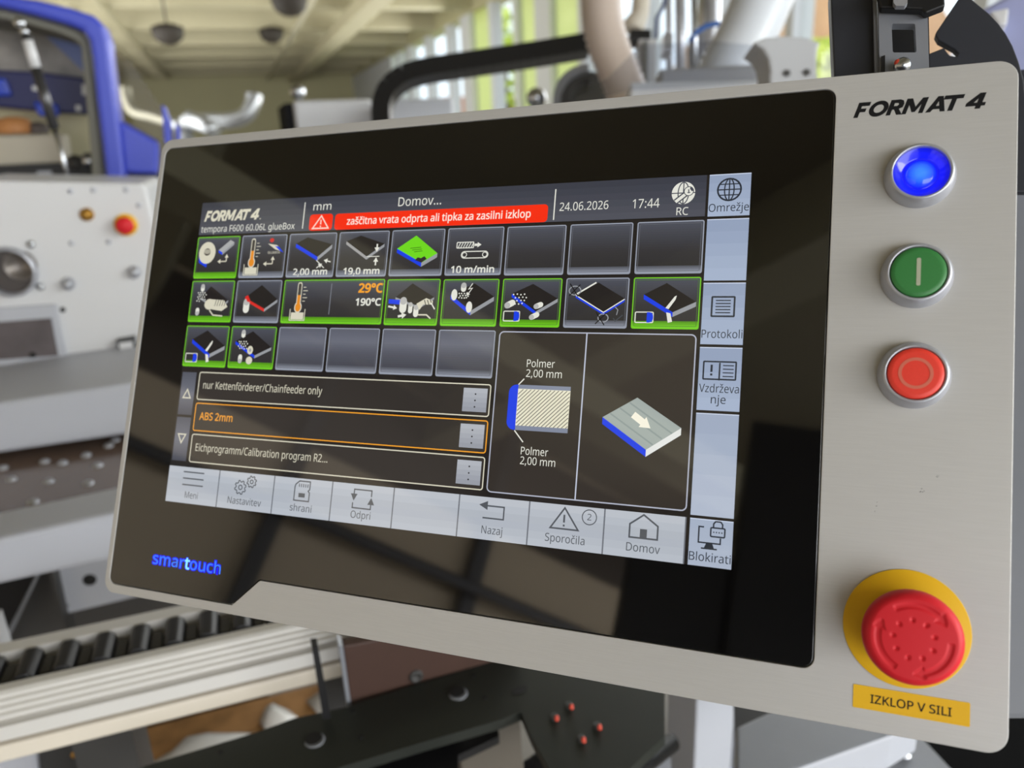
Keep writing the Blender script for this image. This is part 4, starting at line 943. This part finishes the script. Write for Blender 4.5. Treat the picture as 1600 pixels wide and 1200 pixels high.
# arched dark cover with a lighter rim
ar = empty('arched_hood', at(900, 130, 1.9), 'dark arched hood with a grey rim at the end of the cable carrier', 'hood')
def arc(cx, cy, r0, r1, a0, a1, dep, th, m):
    pts = [(cx + r1 * math.cos(math.radians(a0 + (a1 - a0) * i / 14)), cy - r1 * math.sin(math.radians(a0 + (a1 - a0) * i / 14))) for i in range(15)]
    pts += [(cx + r0 * math.cos(math.radians(a1 + (a0 - a1) * i / 14)), cy - r0 * math.sin(math.radians(a1 + (a0 - a1) * i / 14))) for i in range(15)]
    return MB().prism([at(x, y, dep) for x, y in pts], fw * th, m)
arc(920, 155, 44, 56, 90, 190, 1.9, .1, M_mgrey).build('rim', ar); arc(920, 155, 30, 44, 85, 190, 1.92, .09, M_dgrey).build('hood_shell', ar)
MB().prism([at(x, y, 2.0) for x, y in ((885, 112), (940, 112), (960, 175), (872, 175))], fw * .03, M_dgrey).build('hood_back', ar)
P = at(915, 172, 2.02); MB().box((P.x - .04, P.y, 0), (P.x + .04, P.y + .06, P.z), M_dgrey).build('stand', ar)
sb_ = MB().ball(at(838, 153, 2.0), .026, M_chrome, 20); tag(sb_.build('chrome_knob'), 'round chrome knob beside the arched hood', 'knob')
# cable carrier
pathp = [(600, 215), (594, 180), (597, 150), (610, 128), (634, 112), (668, 103), (720, 95), (780, 86), (840, 77), (930, 62)]
ck = empty('cable_carrier', at(700, 100, 2.3), 'black link cable carrier arching over the white boxes', 'cable carrier')
P = [at(x, y, 2.3) for x, y in pathp]; q = []
for i in range(len(P) - 1):
    a = P[max(i - 1, 0)]; b = P[i]; c = P[i + 1]; d = P[min(i + 2, len(P) - 1)]
    for k in range(10):
        t = k / 10; q.append(.5 * ((2 * b) + (-a + c) * t + (2 * a - 5 * b + 4 * c - d) * t * t + (-a + 3 * b - 3 * c + d) * t ** 3))
out = [q[0]]
for p in q[1:]:
    while (p - out[-1]).length >= .028: out.append(out[-1] + (p - out[-1]).normalized() * .028)
for i in range(len(out) - 1):
    a, b = out[i], out[i + 1]; d = (b - a).normalized(); n = d.cross(fw).normalized() * .027; g = d * .0138; c = (a + b) / 2
    MB().prism([c - g - n, c + g - n, c + g * 1.1 + n, c - g * 1.1 + n], fw * .07, M_black).build('carrier_link', ck)
P = out[0]; MB().box((P.x - .02, P.y - .02, 0), (P.x + .02, P.y + .05, P.z), M_black).build('carrier_end', ck)
# white machine tops
for i, (x0, x1, y0, y1, y, lb) in enumerate(((458, 585, 156, 215, 3.2, 'white machine cabinet top with a dark left side, left of the cable carrier'), (608, 712, 154, 215, 3.0, 'pale blue-white machine cabinet top, right of the cable carrier bend'))):
    A = onY(x0, y0, y); B = onY(x1, y1, y); c = empty('machine_cabinet', Vector(((A.x + B.x) / 2, y + .25, 0)), lb, 'cabinet')
    MB().box((A.x, y, .0), (B.x, y + .5, onY((x0 + x1) / 2, y0, y).z), M_white if i == 0 else M_lgrey).build('cabinet_body', c, bevel=.012)
    if i == 0:
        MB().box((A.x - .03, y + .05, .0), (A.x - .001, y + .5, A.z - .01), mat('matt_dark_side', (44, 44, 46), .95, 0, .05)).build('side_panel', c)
        p = onY(466, 152, y + .1); MB().ball(p + Vector((0, 0, .02)), .03, M_chrome, 14).build('top_knob', c)
    else:
        p = onY(660, 150, y + .2)
# ducts by the far wall
def duct(pts, r, dep, label, drop=0):
    P = [at(x, y, dep) for x, y in pts]; q = []
    for i in range(len(P) - 1):
        a = P[max(i - 1, 0)]; b = P[i]; c = P[i + 1]; d = P[min(i + 2, len(P) - 1)]
        for k in range(8):
            t = k / 8; q.append(.5 * ((2 * b) + (-a + c) * t + (2 * a - 5 * b + 4 * c - d) * t * t + (-a + 3 * b - 3 * c + d) * t ** 3))
    q.append(P[-1]); e_ = q[0] if drop == 0 else q[-1]; rt = empty('spiral_duct', Vector((e_.x, e_.y, 0)), label, 'duct', 'silver ducts by the far wall')
    MB().tube(q, [r * dep / FPX * (1 + .04 * (i % 2)) for i in range(len(q))], M_galv, 24).build('bent_duct', rt)
    MB().tube([e_, Vector((e_.x, e_.y, 0))], r * dep / FPX, M_galv, 24).build('downpipe', rt)
    return rt
d1 = duct([(286, 192), (320, 189), (360, 188), (384, 180), (395, 162), (397, 148)], 12, 9.0, 'silver duct with an upturned end standing left of the white cabinet')
duct([(196, 136), (199, 158), (210, 175), (240, 183), (280, 196)], 8, 9.5, 'silver duct seen through the tinted cover of the blue machine', 1)
MB().tube([at(x, y, 8.7) for x, y in ((292, 184), (318, 194), (340, 206))], 12 * 8.7 / FPX, M_galv, 24).build('duct_stub', d1)

# ------------------------------------------------------------------ blue machine behind, upper left
Yb = 2.5
bm_ = empty('blue_machining_centre', onY(120, 250, Yb), 'large blue machine with a rounded open hood and dark inner lip', 'machine')
frame = [(-70, -30), (0, -8), (60, 0), (110, 12), (146, 24), (162, 40), (170, 62), (181, 150), (187, 190), (199, 300), (168, 300), (160, 230), (150, 150), (144, 90), (139, 62), (128, 46), (100, 36), (50, 22), (0, 10), (-70, 0)]
wslab(MB(), frame, Yb, .12, M_blue).build('hood_frame', bm_, bevel=.012)
lip = [(-70, 2), (0, 12), (50, 24), (100, 38), (126, 48), (136, 62), (141, 90), (148, 150), (158, 230), (166, 300), (146, 300), (138, 200), (129, 100), (126, 70), (114, 60), (90, 50), (40, 36), (0, 28), (-70, 20)]
wslab(MB(), lip, Yb + .06, .3, mat('hood_seal', (124, 124, 114), .6)).build('hood_seal', bm_, bevel=.006)
wslab(MB(), [(186, 188), (204, 198), (246, 222), (244, 272), (195, 270)], Yb + .02, .1, M_blue).build('side_cover', bm_, bevel=.008)
wslab(MB(), [(196, 270), (246, 272), (246, 340), (200, 340)], Yb + .06, .3, M_dblue).build('lower_cover', bm_)
wslab(MB(), [(252, 163), (258, 168), (266, 190), (268, 225), (257, 225)], Yb + .05, .06, M_blue).build('fin', bm_, bevel=.003)
wslab(MB(), [(274, 192), (281, 200), (281, 222), (275, 222)], Yb + .08, .05, M_blue).build('fin', bm_, bevel=.003)
M_tint = glassy('smoked_cover', (226, 222, 208), .012, .05)
wslab(MB(), [(172, 72), (184, 82), (204, 98), (222, 124), (240, 150), (252, 172), (256, 214), (244, 222), (204, 198), (186, 188)], Yb + .1, .006, M_tint).build('tinted_cover', bm_)
Yi = Yb + .42
wslab(MB(), [(-80, 10), (160, 60), (160, 140), (-80, 130)], Yi, .02, mat('crumpled_grey_film', (128, 124, 120), .35, noise=.7, scale=9)).build('grey_film', bm_)
wslab(MB(), [(64, 48), (132, 60), (142, 122), (110, 92)], Yi - .03, .02, mat('pale_blue_sheet', (96, 112, 168), .4)).build('pale_blue_sheet', bm_)
wslab(MB(), [(-80, 105), (60, 112), (148, 124), (150, 180), (80, 176), (-80, 160)], Yi - .08, .06, M_dblue).build('inner_crossbar', bm_, bevel=.008)
wslab(MB(), [(-80, 118), (8, 122), (18, 150), (-80, 152)], Yi - .1, .03, mat('bright_blue_cover', (30, 62, 178), .4)).build('inner_cover', bm_, bevel=.008)
wslab(MB(), [(50, 158), (90, 162), (92, 182), (60, 182)], Yi - .1, .03, mat('bright_blue_cover', (30, 62, 178))).build('inner_cover', bm_, bevel=.008)
for P in ([(128, 132), (143, 133), (143, 149), (128, 148)], [(50, 134), (61, 135), (61, 142), (50, 141)], [(118, 164), (126, 165), (126, 174), (118, 173)]): wslab(MB(), P, Yi - .085, .004, M_white).build('white_sticker', bm_)
wslab(MB(), [(-80, 160), (64, 176), (160, 178), (164, 262), (-80, 262)], Yi + .05, .03, mat('cream_inner_wall', (196, 190, 156), .6)).build('inner_wall', bm_)
wslab(MB(), [(-80, 212), (98, 210), (104, 254), (-80, 262)], Yi - .06, .12, mat('beige_shelf', (190, 184, 168), .6)).build('inner_shelf', bm_, bevel=.006)
wslab(MB(), [(-80, 262), (100, 254), (168, 258), (168, 300), (-80, 300)], Yi - .12, .1, M_black).build('inner_base', bm_)
for P, m in (([(20, 272), (40, 272), (40, 280), (20, 281)], mat('pink_tag', (190, 150, 150))), ([(58, 268), (80, 267), (81, 280), (58, 281)], M_lgrey)): wslab(MB(), P, Yi - .125, .004, m).build('tag_plate', bm_)
def sack(x, y, rx, rz, m, label):
    p = onY(x, y, Yi - .04); p.z += .004; tag(MB().lathe([(rx * .9, 0), (rx, rz * .4), (rx * .8, rz * .85), (rx * .3, rz), (0, rz)], p, m, 20).build('parts_bag'), label, 'bag', 'bags on the shelf in the blue machine')
sack(25, 211, .055, .05, mat('orange_brown_bag', (186, 128, 76), .6), 'orange-brown bag on the beige shelf inside the blue machine')
sack(62, 211, .03, .035, mat('dark_grey_bag', (84, 76, 72), .6), 'dark grey bag on the beige shelf, right of the orange one')
for x, y in ((118, 256), (140, 252), (156, 248)): MB().ball(onY(x, y, Yi - .1) , .028, M_chrome if x != 118 else M_dgrey, 14).build('fitting', bm_)
MB().box((onY(-70, 280, Yb).x, Yb, 0), (onY(246, 280, Yb).x, Yb + .6, onY(100, 300, Yb).z), M_dblue).build('body', bm_)
# gas spring in front of the hood
Yg = 2.15
gs = empty('gas_spring', onY(72, 150, Yg), 'slim gas spring with white sleeve, dark tube and chrome rod above the white machine', 'gas spring')
def gseg(name, a, b, r, m): MB().tube([onY(*a, Yg), onY(*b, Yg)], r * Yg / FPX, m, 16).build(name, gs)
gseg('end_fitting', (34, 42), (41, 56), 4.5, M_chrome); gseg('collar', (41, 56), (44, 63), 6, M_black); gseg('sleeve', (43, 63), (56, 106), 6.2, M_white); gseg('tube', (56, 106), (85, 201), 6.2, mat('gunmetal_tube', (74, 74, 76), .25, .6)); gseg('rod', (85, 201), (113, 300), 2.6, M_chrome)
MB().ball(onY(30, 36, Yg), .012, M_chrome, 14).build('ball_end', gs)
